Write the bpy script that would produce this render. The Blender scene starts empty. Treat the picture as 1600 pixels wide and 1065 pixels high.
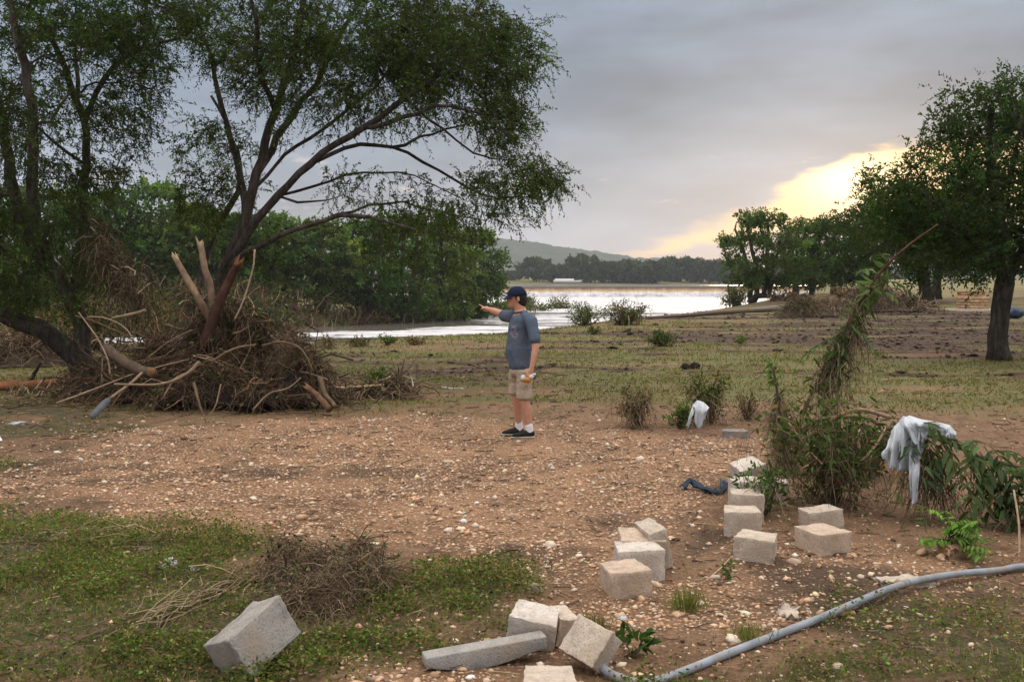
import bpy, bmesh, math, random
import numpy as np
from mathutils import Vector, Matrix

random.seed(7)
RNG = np.random.default_rng(7)
R = math.radians
scene = bpy.context.scene
COL = scene.collection

# ------------------------------------------------------------------ camera
CAM_H = 1.75
FPX = 1556.0                      # focal length in photograph pixels (1600 wide)
PITCH = math.atan(90.5 / FPX)     # horizon sits at row 442
cam_d = bpy.data.cameras.new('camera')
cam = bpy.data.objects.new('camera', cam_d)
COL.objects.link(cam)
cam_d.sensor_width = 36.0
cam_d.lens = FPX / 1600 * 36.0
cam_d.clip_start = 0.05
cam_d.clip_end = 12000
cam.location = (0, 0, CAM_H)
cam.rotation_euler = (math.pi / 2 - PITCH, 0, 0)
scene.camera = cam

# ------------------------------------------------------------------ exposure
scene.view_settings.view_transform = 'Standard'
scene.view_settings.look = 'None'
scene.view_settings.exposure = 0.88
scene.view_settings.gamma = 1.0
scene.view_settings.use_curve_mapping = False
scene.render.engine = 'CYCLES'
scene.cycles.max_bounces = 4
scene.cycles.diffuse_bounces = 2
scene.cycles.glossy_bounces = 2
scene.cycles.transmission_bounces = 3
scene.cycles.transparent_max_bounces = 6
scene.cycles.volume_bounces = 0
scene.cycles.use_denoising = True
scene.cycles.use_adaptive_sampling = True
scene.cycles.adaptive_threshold = 0.02

SUN_AZ, SUN_EL = R(18.5), R(7.0)  # azimuth to the right of the view axis (+Y)

# ------------------------------------------------------------------ node helper
class G_:
    def __init__(s, tree):
        s.t = tree
    def node(s, kind, **kw):
        n = s.t.nodes.new(kind)
        for k, v in kw.items():
            setattr(n, k, v)
        return n
    def put(s, sock, v):
        if v is None:
            return
        if isinstance(v, bpy.types.NodeSocket):
            s.t.links.new(v, sock)
        else:
            if hasattr(sock.default_value, '__len__'):
                v = tuple(v) if hasattr(v, '__len__') else (v,) * len(sock.default_value)
                if len(sock.default_value) == 4 and len(v) == 3:
                    v = v + (1,)
            sock.default_value = v
    def m(s, op, a, b=None, c=None, clamp=False):
        n = s.node('ShaderNodeMath', operation=op, use_clamp=clamp)
        for i, v in enumerate((a, b, c)):
            s.put(n.inputs[i], v)
        return n.outputs[0]
    def ss(s, x, lo, hi):
        n = s.node('ShaderNodeMapRange', interpolation_type='SMOOTHSTEP')
        s.put(n.inputs[0], x); s.put(n.inputs[1], lo); s.put(n.inputs[2], hi)
        return n.outputs[0]
    def mix(s, f, a, b, mode='MIX'):
        n = s.node('ShaderNodeMix', data_type='RGBA', blend_type=mode)
        s.put(n.inputs[0], f); s.put(n.inputs[6], a); s.put(n.inputs[7], b)
        return n.outputs[2]
    def noise(s, vec, scale, detail=4, rough=0.55, dist=0.0):
        n = s.node('ShaderNodeTexNoise')
        if vec is not None:
            s.put(n.inputs['Vector'], vec)
        n.inputs['Scale'].default_value = scale
        n.inputs['Detail'].default_value = detail
        n.inputs['Roughness'].default_value = rough
        n.inputs['Distortion'].default_value = dist
        return n.outputs[0]
    def ramp(s, f, stops):
        n = s.node('ShaderNodeValToRGB')
        s.put(n.inputs[0], f)
        e = n.color_ramp.elements
        while len(e) < len(stops):
            e.new(0.5)
        for el, (p, c) in zip(e, stops):
            el.position = p
            el.color = (c[0], c[1], c[2], 1) if hasattr(c, '__len__') else (c, c, c, 1)
        return n.outputs[0]
    def mapping(s, vec, scale=(1, 1, 1), loc=(0, 0, 0), rot=(0, 0, 0)):
        n = s.node('ShaderNodeMapping')
        s.put(n.inputs[0], vec)
        n.inputs['Scale'].default_value = scale
        n.inputs['Location'].default_value = loc
        n.inputs['Rotation'].default_value = rot
        return n.outputs[0]

# ------------------------------------------------------------------ world: overcast evening sky with a gap of glow
world = bpy.data.worlds.new('World')
scene.world = world
world.use_nodes = True
wt = world.node_tree
wt.nodes.clear()
g = G_(wt)
tc = g.node('ShaderNodeTexCoord')
sep = g.node('ShaderNodeSeparateXYZ')
g.put(sep.inputs[0], tc.outputs['Generated'])
wx, wy, wz = sep.outputs
az = g.m('MULTIPLY', g.m('ARCTAN2', wx, wy), 57.29578)           # degrees right of +Y
el = g.m('MULTIPLY', g.m('ARCSINE', wz), 57.29578)
comb = g.node('ShaderNodeCombineXYZ')
g.put(comb.inputs[0], az); g.put(comb.inputs[1], el)
ae = comb.outputs[0]
n1 = g.noise(g.mapping(ae, (0.10, 0.34, 1)), 1.0, 3, 0.55)        # streaky cloud noise
n2 = g.noise(g.mapping(ae, (0.035, 0.09, 1), (3.1, 7.7, 0)), 1.0, 2, 0.5)
n3 = g.noise(g.mapping(ae, (0.20, 0.75, 1), (11.6, 2.3, 0)), 1.0, 4, 0.62)
# height of the cloud edge over azimuth
def amap(x, pts):
    n = g.node('ShaderNodeFloatCurve')
    xs = [p[0] for p in pts]
    x0, x1 = xs[0], xs[-1]
    ymax = max(p[1] for p in pts)
    f = g.m('DIVIDE', g.m('SUBTRACT', x, x0), x1 - x0, clamp=True)
    g.put(n.inputs['Value'], f)
    c = n.mapping.curves[0]
    while len(c.points) < len(pts):
        c.points.new(0.5, 0.5)
    for cp, (px, py) in zip(c.points, pts):
        cp.location = ((px - x0) / (x1 - x0), py / ymax)
        cp.handle_type = 'VECTOR'
    n.mapping.update()
    return g.m('MULTIPLY', n.outputs[0], ymax)
el_up = amap(az, [(-30, 0), (4, .4), (7.2, 2.0), (11, 3.4), (14.2, 4.6), (16.0, 5.9), (18.5, 6.9), (23, 7.6), (32, 7.6), (60, 3.0), (90, 0.0)])
el_lo = amap(az, [(-30, 0), (4, .3), (7.2, 1.55), (11, 2.05), (15, 2.9), (18.5, 3.4), (24, 3.2), (32, 2.8), (60, 1.0), (90, 0.0)])
elw = g.m('ADD', el, g.m('MULTIPLY', g.m('SUBTRACT', n3, 0.5), 2.6))
under = g.ss(g.m('SUBTRACT', el_up, elw), -0.3, 0.7)
above = g.ss(g.m('SUBTRACT', elw, el_lo), -0.35, 0.35)
gap = g.m('MULTIPLY', under, above)
azfall = g.m('EXPONENT', g.m('MULTIPLY', g.m('POWER', g.m('DIVIDE', g.m('SUBTRACT', az, 18.5), 24.0), 2), -1))
# hot core round the sun
dx = g.m('DIVIDE', g.m('SUBTRACT', az, 18.8), 2.5)
dy = g.m('DIVIDE', g.m('SUBTRACT', el, 5.4), 1.25)
core = g.m('EXPONENT', g.m('MULTIPLY', g.m('ADD', g.m('POWER', dx, 2), g.m('POWER', dy, 2)), -1))
dx2 = g.m('DIVIDE', g.m('SUBTRACT', az, 18.5), 14.0)
dy2 = g.m('DIVIDE', g.m('SUBTRACT', el, 4.0), 4.5)
halo = g.m('EXPONENT', g.m('MULTIPLY', g.m('ADD', g.m('POWER', dx2, 2), g.m('POWER', dy2, 2)), -1))
# overcast deck: slightly brighter at the horizon bank; unseen part overhead raised to light the ground
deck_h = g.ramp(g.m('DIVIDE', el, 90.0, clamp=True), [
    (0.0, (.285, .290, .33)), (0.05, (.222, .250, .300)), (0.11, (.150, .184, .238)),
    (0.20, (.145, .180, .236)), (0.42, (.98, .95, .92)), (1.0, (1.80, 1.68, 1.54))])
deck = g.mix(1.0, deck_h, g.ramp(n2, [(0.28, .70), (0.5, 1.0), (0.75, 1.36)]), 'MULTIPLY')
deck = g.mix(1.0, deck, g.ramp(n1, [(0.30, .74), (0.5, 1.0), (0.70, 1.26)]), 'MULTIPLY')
# faint pink streaks low in the sky
streak = g.m('MULTIPLY', g.ss(n3, 0.60, 0.70), g.m('MULTIPLY', g.ss(el, 8.5, 5.5), g.ss(el, 2.5, 4.0)))
deck = g.mix(g.m('MULTIPLY', streak, 0.7), deck, (.60, .47, .42))
deck = g.mix(g.m('MULTIPLY', halo, 0.18), deck, (.52, .385, .32))
glow_c = g.mix(core, (.92, .58, .25), (1.7, 1.32, .70))
f_gap = g.m('MULTIPLY', gap, azfall, clamp=True)
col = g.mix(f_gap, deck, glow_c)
low = g.m('MULTIPLY', g.ss(g.m('SUBTRACT', el_lo, elw), -0.2, 0.6), g.m('MULTIPLY', azfall, g.ss(az, 2, 11)))
col = g.mix(g.m('MULTIPLY', low, 0.5), col, (.56, .39, .32))
sky = g.node('ShaderNodeTexSky', sky_type='NISHITA')
sky.sun_disc = False
sky.sun_elevation = SUN_EL
sky.sun_rotation = SUN_AZ
sky.altitude = 500
sky.dust_density = 2.0
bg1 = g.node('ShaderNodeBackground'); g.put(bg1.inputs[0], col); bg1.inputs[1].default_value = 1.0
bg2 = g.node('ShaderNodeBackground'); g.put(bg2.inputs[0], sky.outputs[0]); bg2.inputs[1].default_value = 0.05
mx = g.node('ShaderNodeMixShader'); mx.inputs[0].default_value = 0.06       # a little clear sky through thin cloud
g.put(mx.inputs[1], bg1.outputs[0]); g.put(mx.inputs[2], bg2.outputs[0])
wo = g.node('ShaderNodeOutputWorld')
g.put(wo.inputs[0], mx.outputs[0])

# ------------------------------------------------------------------ sun, veiled and low
sl = bpy.data.lights.new('sun', 'SUN')
sl.energy = 1.3
sl.angle = R(14)
sl.color = (1.0, .72, .46)
sun = bpy.data.objects.new('sun', sl)
COL.objects.link(sun)
sd = Vector((math.sin(SUN_AZ) * math.cos(SUN_EL), math.cos(SUN_AZ) * math.cos(SUN_EL), math.sin(SUN_EL)))
sun.rotation_euler = sd.to_track_quat('Z', 'Y').to_euler()
sun.location = (20, 40, 30)

# ------------------------------------------------------------------ numpy noise, pixel helpers
def _hash(ix, iy, seed):
    h = (ix * 374761393 + iy * 668265263 + seed * 1442695041) & 0xFFFFFFFF
    h = ((h ^ (h >> 13)) * 1274126177) & 0xFFFFFFFF
    return ((h ^ (h >> 16)) & 0xFFFF) / 65535.0
def vnoise(x, y, seed=0):
    x = np.asarray(x, float); y = np.asarray(y, float)
    ix = np.floor(x).astype(np.int64); iy = np.floor(y).astype(np.int64)
    fx = x - ix; fy = y - iy
    fx = fx * fx * (3 - 2 * fx); fy = fy * fy * (3 - 2 * fy)
    a = _hash(ix, iy, seed); b = _hash(ix + 1, iy, seed)
    c = _hash(ix, iy + 1, seed); d = _hash(ix + 1, iy + 1, seed)
    return (a * (1 - fx) + b * fx) * (1 - fy) + (c * (1 - fx) + d * fx) * fy
def fbm(x, y, seed=0, oct=4):
    s = 0; a = 0.5; t = 0
    for k in range(oct):
        s = s + a * vnoise(np.asarray(x) * 2 ** k, np.asarray(y) * 2 ** k, seed + k * 17); t += a; a *= 0.5
    return s / t
def sstep(x, lo, hi):
    t = np.clip((np.asarray(x, float) - lo) / (hi - lo), 0, 1)
    return t * t * (3 - 2 * t)
def seg_dist(x, y, pts):
    """distance to a polyline"""
    best = np.full(np.shape(x), 1e9)
    for (ax, ay), (bx, by) in zip(pts[:-1], pts[1:]):
        vx, vy = bx - ax, by - ay
        t = np.clip(((x - ax) * vx + (y - ay) * vy) / (vx * vx + vy * vy + 1e-12), 0, 1)
        best = np.minimum(best, np.hypot(x - ax - t * vx, y - ay - t * vy))
    return best
def poly_sd(x, y, pts):
    """signed distance to a polygon, positive inside"""
    x = np.asarray(x, float); y = np.asarray(y, float)
    pts = list(pts)
    d = seg_dist(x, y, pts + [pts[0]])
    ins = np.zeros(np.shape(x), bool)
    n = len(pts)
    for i in range(n):
        (ax, ay), (bx, by) = pts[i], pts[(i + 1) % n]
        c = ((ay > y) != (by > y)) & (x < (bx - ax) * (y - ay) / (by - ay + 1e-12) + ax)
        ins ^= c
    return np.where(ins, d, -d)

CP, SP = math.cos(PITCH), math.sin(PITCH)
def ray(u, v):
    a, b = (u - 800) / FPX, (532.5 - v) / FPX
    return Vector((a, CP + b * SP, -SP + b * CP))
def P(u, v, y):
    """point seen at pixel (u,v) of the photograph, at depth y metres"""
    d = ray(u, v)
    return Vector((d.x / d.y * y, y, CAM_H + d.z / d.y * y))

# ------------------------------------------------------------------ terrain
WATER_Z = -2.55
UPPER_Z = 0.80
WEIR_Y = 318.0
CREST = [(-400, 34), (-60, 31), (-20, 29), (-5.4, 28.5), (1.9, 37), (6.4, 49), (13.4, 63), (27, 95), (46, 136), (82, 230), (104, 318), (150, 420), (320, 560)]
NEARLAND = CREST + [(3000, 700), (3000, -50), (-400, -50)]
LEFTLAND = [(-600, 78), (-60, 80), (-20, 86), (-15, 96), (-7, 113), (0, 134), (7, 160), (12, 178), (4, 190), (-14, 205), (-40, 250), (-60, 330), (-80, 420), (-120, 560), (-600, 700)]
FARLAND = [(-3000, 640), (-60, 600), (60, 610), (220, 640), (400, 600), (900, 720), (3000, 720), (3000, 6000), (-3000, 6000)]
TRACKS = None
def land(x, y):
    x = np.asarray(x, float); y = np.asarray(y, float)
    dn = poly_sd(x, y, NEARLAND); dl = poly_sd(x, y, LEFTLAND); df = poly_sd(x, y, FARLAND)
    base = np.where(y > WEIR_Y, -1.2, -4.2)
    near = 1.0 * sstep(y, 30, 130) * sstep(x, 4, 40) + 2.2 * sstep(y, 150, 420) * sstep(x, 60, 160)
    k = sstep(dn, -15, 0)
    h1 = base + (near - base) * k
    left = -1.9 + 3.0 * sstep(-x, 4, 50)
    h2 = base + (left - base) * sstep(dl, 0, 9)
    far = 1.0 + 5.0 * sstep(df, 5, 160)
    h3 = base + (far - base) * sstep(df, -2, 6)
    return np.maximum(np.maximum(h1, h2), h3)
_TT = np.concatenate([np.geomspace(1.5, 60, 500), np.geomspace(60.3, 900, 700)])
_G0 = {}
def G0(u, v):
    """pixel to the point where its ray meets the terrain"""
    d = ray(u, v)
    x, y, z = d.x * _TT, d.y * _TT, CAM_H + d.z * _TT
    f = z - land(x, y)
    i = np.argmax(f < 0)
    if not (f < 0).any(): i = len(_TT) - 1
    i = max(i, 1)
    a, b = f[i - 1], f[i]
    t = _TT[i - 1] + (_TT[i] - _TT[i - 1]) * (a / (a - b) if a != b else 1)
    return Vector((0, 0, CAM_H)) + d * float(t)
def GP(pts):
    return [(lambda p: (p.x, p.y))(G0(u, v)) for u, v in pts]
PAD = GP([(-200, 770), (0, 745), (110, 690), (230, 668), (420, 655), (640, 650), (760, 652), (900, 662), (965, 668), (1130, 680), (1185, 705), (1160, 760), (1110, 800), (1060, 850), (985, 910), (900, 930), (760, 885), (640, 875), (480, 850), (380, 838), (240, 815), (60, 800), (-200, 800)])
PAD2 = GP([(1110, 840), (1330, 840), (1600, 870), (1700, 920), (1420, 960), (1150, 1000), (960, 1040), (860, 1010), (930, 930), (1040, 900)])
PAD3 = GP([(640, 1035), (860, 1030), (900, 1090), (560, 1120), (540, 1060)])
TRACKS = [(GP([(560, 556), (800, 560), (1000, 556), (1150, 548), (1400, 552), (1700, 552)]), .35), (GP([(640, 566), (800, 572), (960, 577), (1100, 582), (1300, 586), (1700, 586)]), .30),
          (GP([(900, 522), (1100, 528), (1300, 532), (1700, 528)]), .55), (GP([(1100, 512), (1300, 505), (1560, 506), (1700, 510)]), .9), (GP([(1150, 540), (1400, 538), (1700, 540)]), .5),
          (GP([(1000, 515), (1150, 518), (1300, 519), (1700, 517)]), .6), (GP([(480, 562), (640, 570), (780, 566)]), .3)]
MUDZONE = GP([(1120, 535), (1230, 495), (1400, 480), (1640, 488), (1700, 560), (1400, 548)])
MUD2 = GP([(1130, 800), (1060, 840), (1000, 900), (1090, 900), (1150, 850)])
WEED = [GP([(-200, 790), (60, 800), (300, 830), (400, 850), (440, 900), (560, 890), (760, 890), (830, 930), (800, 990), (640, 1020), (560, 1040), (420, 1110), (-300, 1110)]),
        GP([(1000, 1062), (1150, 1015), (1400, 930), (1700, 900), (1800, 1100), (900, 1110)]),
        GP([(-200, 640), (60, 625), (160, 640), (230, 665), (110, 690), (0, 740), (-200, 760)])]
def masks(x, y):
    w = (fbm(x * 1.7, y * 1.7, 5) - .5)
    pad = np.maximum(poly_sd(x, y, PAD), np.maximum(poly_sd(x, y, PAD2), poly_sd(x, y, PAD3)))
    gravel = sstep(pad + w * 1.1, -.25, .35)
    mud = sstep(poly_sd(x, y, MUDZONE) + (fbm(x * .25, y * .5, 9) - .5) * 9, -1, 3.0) * sstep(fbm(x * .22, y * .7, 71), .32, .46)
    mud = np.maximum(mud, sstep(poly_sd(x, y, MUD2) + w * .6, -.1, .2))
    for pl, wd in TRACKS:
        mud = np.maximum(mud, sstep(seg_dist(x, y, pl) + (fbm(x * .9, y * 1.6, 12) - .5) * wd * 3.2, wd * 1.35, wd * .6))
    mud = np.maximum(mud, .95 * sstep(fbm(x * .18, y * .6, 31), .53, .62) * sstep(y, 16, 20))
    mud = np.maximum(mud, sstep(fbm(x * .55, y * .55, 33), .58, .68) * gravel * .8)
    weed = np.maximum(poly_sd(x, y, WEED[0]), np.maximum(poly_sd(x, y, WEED[1]), poly_sd(x, y, WEED[2])))
    green = sstep(weed + w * 1.2, -.15, .3) * sstep(fbm(x * 1.1 + 4, y * 1.1, 21), .27, .42)
    field = sstep(y + (fbm(x * .5, y * .5, 41) - .5) * 4, 12.5, 15.0) * (1 - mud) * (1 - gravel)
    field = field * sstep(fbm(x * .30, y * .8, 51), .26, .46)
    far = sstep(y, 90, 150)
    return gravel * (1 - far), mud * (1 - far), green * (1 - far), np.maximum(field, far)
def hgt(x, y):
    """the terrain with its small relief"""
    x = np.asarray(x, float); y = np.asarray(y, float)
    h = land(x, y)
    fade = sstep(y, 160, 60)
    h = h + ((fbm(x * .7, y * .7, 3) - .5) * .09 + (fbm(x * 4, y * 4, 4, 3) - .5) * .035) * fade
    for pl, wd in TRACKS:
        d = seg_dist(x, y, pl)
        h = h - .07 * sstep(d, wd, .2 * wd) * fade + .05 * np.exp(-((d - wd * 1.1) / (.3 * wd)) ** 2) * fade * fbm(x * 2, y * 2, 8)
    return h
def hz(x, y):
    return float(hgt(x, y))
def GG(u, v, lift=0.0):
    p = G0(u, v)
    return Vector((p.x, p.y, hz(p.x, p.y) + lift))

# ------------------------------------------------------------------ object helpers
def tag(o, label=None, cat=None, group=None, kind=None):
    if label: o['label'] = label
    if cat: o['category'] = cat
    if group: o['group'] = group
    if kind: o['kind'] = kind
    return o
def link(o, parent=None):
    COL.objects.link(o)
    if parent is not None:
        o.parent = parent
        o.matrix_parent_inverse = Matrix.Translation(-Vector(parent.matrix_world.translation)) if False else Matrix.Identity(4)
    return o
def empty(name, loc, label, cat, group=None):
    o = bpy.data.objects.new(name, None)
    o.empty_display_size = .2
    o.location = loc
    COL.objects.link(o)
    return tag(o, label, cat, group)
def mesh_np(name, V, F, mat, parent=None, col=None, smooth=False, origin=None):
    """V (n,3) world points, F (m,3|4) or list of both; col (n,3) point colours"""
    V = np.asarray(V, np.float32).reshape(-1, 3)
    if isinstance(F, np.ndarray): F = [F]
    if origin is None and parent is not None:
        origin = origin_of(parent)
    if origin is not None:
        V = V - np.array(origin, np.float32)
    F = [np.asarray(f, np.int32) for f in F if len(f)]
    me = bpy.data.meshes.new(name)
    me.vertices.add(len(V)); me.vertices.foreach_set('co', V.ravel())
    nl = sum(f.size for f in F); npoly = sum(len(f) for f in F)
    me.loops.add(nl); me.polygons.add(npoly)
    me.loops.foreach_set('vertex_index', np.concatenate([f.ravel() for f in F]))
    st, c = [], 0
    for f in F:
        st.append(c + np.arange(len(f)) * f.shape[1]); c += f.size
    me.polygons.foreach_set('loop_start', np.concatenate(st).astype(np.int32))
    if smooth:
        me.polygons.foreach_set('use_smooth', np.ones(npoly, bool))
    me.update(calc_edges=True)
    if col is not None:
        a = me.color_attributes.new('Col', 'FLOAT_COLOR', 'POINT')
        c4 = np.ones((len(V), 4), np.float32); c4[:, :3] = col
        a.data.foreach_set('color', c4.ravel())
    if mat: me.materials.append(mat)
    o = bpy.data.objects.new(name, me)
    COL.objects.link(o)
    if parent is not None:
        o.parent = parent
    elif origin is not None:
        o.location = origin
    return o
def origin_of(o):
    p = Vector(o.location)
    if o.parent is not None:
        p = p + origin_of(o.parent)
    return p
class MB:
    """collects tubes, boxes, leaves into one mesh"""
    def __init__(s):
        s.v = []; s.f3 = []; s.f4 = []; s.c = []; s.n = 0
    def add(s, V, F, col=(.5, .5, .5)):
        V = np.asarray(V, float).reshape(-1, 3)
        F = np.asarray(F, np.int64)
        (s.f3 if F.shape[1] == 3 else s.f4).append(F + s.n)
        s.v.append(V)
        c = np.asarray(col, float)
        s.c.append(np.tile(c, (len(V), 1)) if c.ndim == 1 else c)
        s.n += len(V)
    def build(s, name, mat, parent=None, smooth=False, origin=None):
        F = []
        if s.f3: F.append(np.concatenate(s.f3))
        if s.f4: F.append(np.concatenate(s.f4))
        return mesh_np(name, np.concatenate(s.v), F, mat, parent, np.concatenate(s.c), smooth, origin)
def tube_geo(pts, rad, sides=6, cap=True, jit=0.0):
    pts = np.asarray(pts, float); n = len(pts)
    rad = np.broadcast_to(np.asarray(rad, float), (n,))
    t = np.gradient(pts, axis=0)
    t /= np.linalg.norm(t, axis=1, keepdims=True) + 1e-12
    a = np.array([0, 0, 1.0]) if abs(t[0][2]) < .9 else np.array([1.0, 0, 0])
    nrm = np.zeros_like(pts)
    u = np.cross(t[0], a); u /= np.linalg.norm(u)
    for i in range(n):
        u = u - t[i] * np.dot(u, t[i]); u /= np.linalg.norm(u) + 1e-12
        nrm[i] = u
    b = np.cross(t, nrm)
    ang = np.arange(sides) * 2 * math.pi / sides
    ring = (np.cos(ang)[None, :, None] * nrm[:, None, :] + np.sin(ang)[None, :, None] * b[:, None, :])
    rr = rad[:, None, None]
    if jit:
        rr = rr * (1 + RNG.uniform(-jit, jit, (n, sides, 1)))
    V = (pts[:, None, :] + ring * rr).reshape(-1, 3)
    i = np.arange(n - 1)[:, None] * sides; k = np.arange(sides)[None, :]; k2 = (k + 1) % sides
    F = np.stack([i + k, i + k2, i + sides + k2, i + sides + k], -1).reshape(-1, 4)
    if cap:
        V = np.vstack([V, pts[0:1], pts[-1:]])
        c0, c1 = n * sides, n * sides + 1
        kk = np.arange(sides)
        F3 = np.vstack([np.stack([np.full(sides, c0), (kk + 1) % sides, kk], -1),
                        np.stack([np.full(sides, c1), (n - 1) * sides + kk, (n - 1) * sides + (kk + 1) % sides], -1)])
        return V, F, F3
    return V, F, None
def add_tube(mb, pts, rad, sides=6, col=(.1, .08, .06), cap=True, jit=0.0):
    V, F, F3 = tube_geo(pts, rad, sides, cap, jit)
    n0 = mb.n
    mb.add(V, F, col)
    if F3 is not None:
        mb.f3.append(F3 + n0)
def strands(mb, PT, RD, col, sides=3):
    """many thin tubes at once: PT (n,k,3), RD (n,k) or (k,), col (n,3)"""
    PT = np.asarray(PT, float); n, k, _ = PT.shape
    RD = np.broadcast_to(np.asarray(RD, float), (n, k))
    T = unit(np.gradient(PT, axis=1))
    ref = unit(np.cross(T.mean(1), RNG.normal(size=(n, 3))))
    U = unit(ref[:, None, :] - T * np.sum(ref[:, None, :] * T, -1, keepdims=True))
    B = np.cross(T, U)
    an = np.arange(sides) * 2 * math.pi / sides
    V = PT[:, :, None, :] + (U[:, :, None, :] * np.cos(an)[None, None, :, None] + B[:, :, None, :] * np.sin(an)[None, None, :, None]) * RD[:, :, None, None]
    i = (np.arange(n) * k * sides)[:, None, None] + (np.arange(k - 1) * sides)[None, :, None]
    q = np.arange(sides)[None, None, :]; q2 = (q + 1) % sides
    F = np.stack([i + q, i + q2, i + sides + q2, i + sides + q], -1).reshape(-1, 4)
    mb.add(V.reshape(-1, 3), F, np.repeat(np.broadcast_to(np.asarray(col, float), (n, 3)), k * sides, 0))
def smooth_path(pts, n=8):
    """Catmull-Rom through the points"""
    p = np.asarray([tuple(q) for q in pts], float)
    if len(p) < 3:
        t = np.linspace(0, 1, n + 1)[:, None]
        return p[0] * (1 - t) + p[-1] * t
    p = np.vstack([2 * p[0] - p[1], p, 2 * p[-1] - p[-2]])
    out = []
    for i in range(1, len(p) - 2):
        for t in np.linspace(0, 1, n, endpoint=False):
            out.append(.5 * (2 * p[i] + (p[i + 1] - p[i - 1]) * t + (2 * p[i - 1] - 5 * p[i] + 4 * p[i + 1] - p[i + 2]) * t * t + (3 * p[i] - p[i - 1] - 3 * p[i + 1] + p[i + 2]) * t ** 3))
    out.append(p[-2])
    return np.array(out)
def unit(v):
    return v / (np.linalg.norm(v, axis=-1, keepdims=True) + 1e-12)
def leaf_geo(C, D, L, W, rng=RNG, fold=.18, N=None):
    """diamond leaves: base points C, axis D, length L, width W"""
    n = len(C)
    D = unit(D)
    Rn = unit(rng.normal(size=(n, 3))) if N is None else N
    S = unit(np.cross(D, Rn)); Nn = np.cross(S, D)
    L = np.broadcast_to(np.asarray(L, float), (n,))[:, None]; W = np.broadcast_to(np.asarray(W, float), (n,))[:, None]
    m = C + D * L * .45
    V = np.stack([C, m + S * W * .5 + Nn * W * fold, C + D * L, m - S * W * .5 + Nn * W * fold], 1).reshape(-1, 3)
    F = (np.arange(n)[:, None] * 4 + np.arange(4)[None, :])
    return V, F
def vary(base, n, rng=RNG, val=.35, hue=.08):
    base = np.asarray(base, float)
    k = np.exp(rng.normal(0, val, (n, 1)))
    return np.clip(base[None, :] * k * (1 + rng.normal(0, hue, (n, 3))), .002, .95)

# ------------------------------------------------------------------ materials
def new_mat(name):
    m = bpy.data.materials.new(name)
    m.use_nodes = True
    m.node_tree.nodes.clear()
    g = G_(m.node_tree)
    out = g.node('ShaderNodeOutputMaterial')
    return m, g, out
def prin(g, color, rough=.8, spec=.3, normal=None, **kw):
    p = g.node('ShaderNodeBsdfPrincipled')
    g.put(p.inputs['Base Color'], color)
    g.put(p.inputs['Roughness'], rough)
    g.put(p.inputs['Specular IOR Level'], spec)
    if normal is not None: g.put(p.inputs['Normal'], normal)
    for k, v in kw.items(): g.put(p.inputs[k], v)
    return p
def bump(g, h, strength=.5, dist=.02):
    b = g.node('ShaderNodeBump')
    b.inputs['Strength'].default_value = strength
    b.inputs['Distance'].default_value = dist
    g.put(b.inputs['Height'], h)
    return b.outputs[0]
def attr(g, name='Col'):
    a = g.node('ShaderNodeAttribute', attribute_name=name)
    return a.outputs['Color']
def objco(g):
    return g.node('ShaderNodeTexCoord').outputs['Object']
def posw(g):
    return g.node('ShaderNodeNewGeometry').outputs['Position']
def mat_attr(name, rough=.85, spec=.2, nscale=0, namp=.3, bscale=0, bstr=.4, bdist=.01, trans=0.0):
    """colour from the mesh's own per-piece colours, with fine procedural variation"""
    m, g, out = new_mat(name)
    c = attr(g)
    if nscale:
        n = g.noise(objco(g), nscale, 5, .6)
        c = g.mix(1.0, c, g.ramp(n, [(.25, 1 - namp), (.75, 1 + namp)]), 'MULTIPLY')
    nm = None
    if bscale:
        nm = bump(g, g.noise(objco(g), bscale, 5, .65), bstr, bdist)
    p = prin(g, c, rough, spec, nm)
    if trans:
        t = g.node('ShaderNodeBsdfTranslucent')
        g.put(t.inputs[0], g.mix(1.0, c, (1.25, 1.25, .65), 'MULTIPLY'))
        mxs = g.node('ShaderNodeMixShader'); mxs.inputs[0].default_value = trans
        g.put(mxs.inputs[1], p.outputs[0]); g.put(mxs.inputs[2], t.outputs[0])
        g.put(out.inputs[0], mxs.outputs[0])
    else:
        g.put(out.inputs[0], p.outputs[0])
    return m
M = {}
def leaf_mat():
    m, g, out = new_mat('leaf')
    c = attr(g)
    d = g.node('ShaderNodeBsdfDiffuse'); g.put(d.inputs[0], c)
    t = g.node('ShaderNodeBsdfTranslucent'); g.put(t.inputs[0], g.mix(1.0, c, (1.3, 1.3, .6), 'MULTIPLY'))
    mxs = g.node('ShaderNodeMixShader'); mxs.inputs[0].default_value = .38
    g.put(mxs.inputs[1], d.outputs[0]); g.put(mxs.inputs[2], t.outputs[0])
    g.put(out.inputs[0], mxs.outputs[0])
    return m
M['leaf'] = leaf_mat()
M['straw'] = mat_attr('straw', .85, .15)
M['wood'] = mat_attr('wood', .9, .15, 9, .35, 40, .6, .01)
def bark_mat():
    m, g, out = new_mat('bark')
    v = g.mapping(objco(g), (11, 11, 2.6))
    n = g.noise(v, 1.0, 6, .7, .6); n2 = g.noise(objco(g), 2.2, 4, .6)
    c = g.mix(1.0, attr(g), g.ramp(n, [(.30, .40), (.5, 1.0), (.70, 1.9)]), 'MULTIPLY')
    c = g.mix(1.0, c, g.ramp(n2, [(.3, .75), (.7, 1.3)]), 'MULTIPLY')
    g.put(out.inputs[0], prin(g, c, .95, .1, bump(g, n, 1.0, .06)).outputs[0])
    return m
M['bark'] = bark_mat()
M['stone'] = mat_attr('stone', .9, .2, 30, .2, 60, .5, .004)

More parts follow.
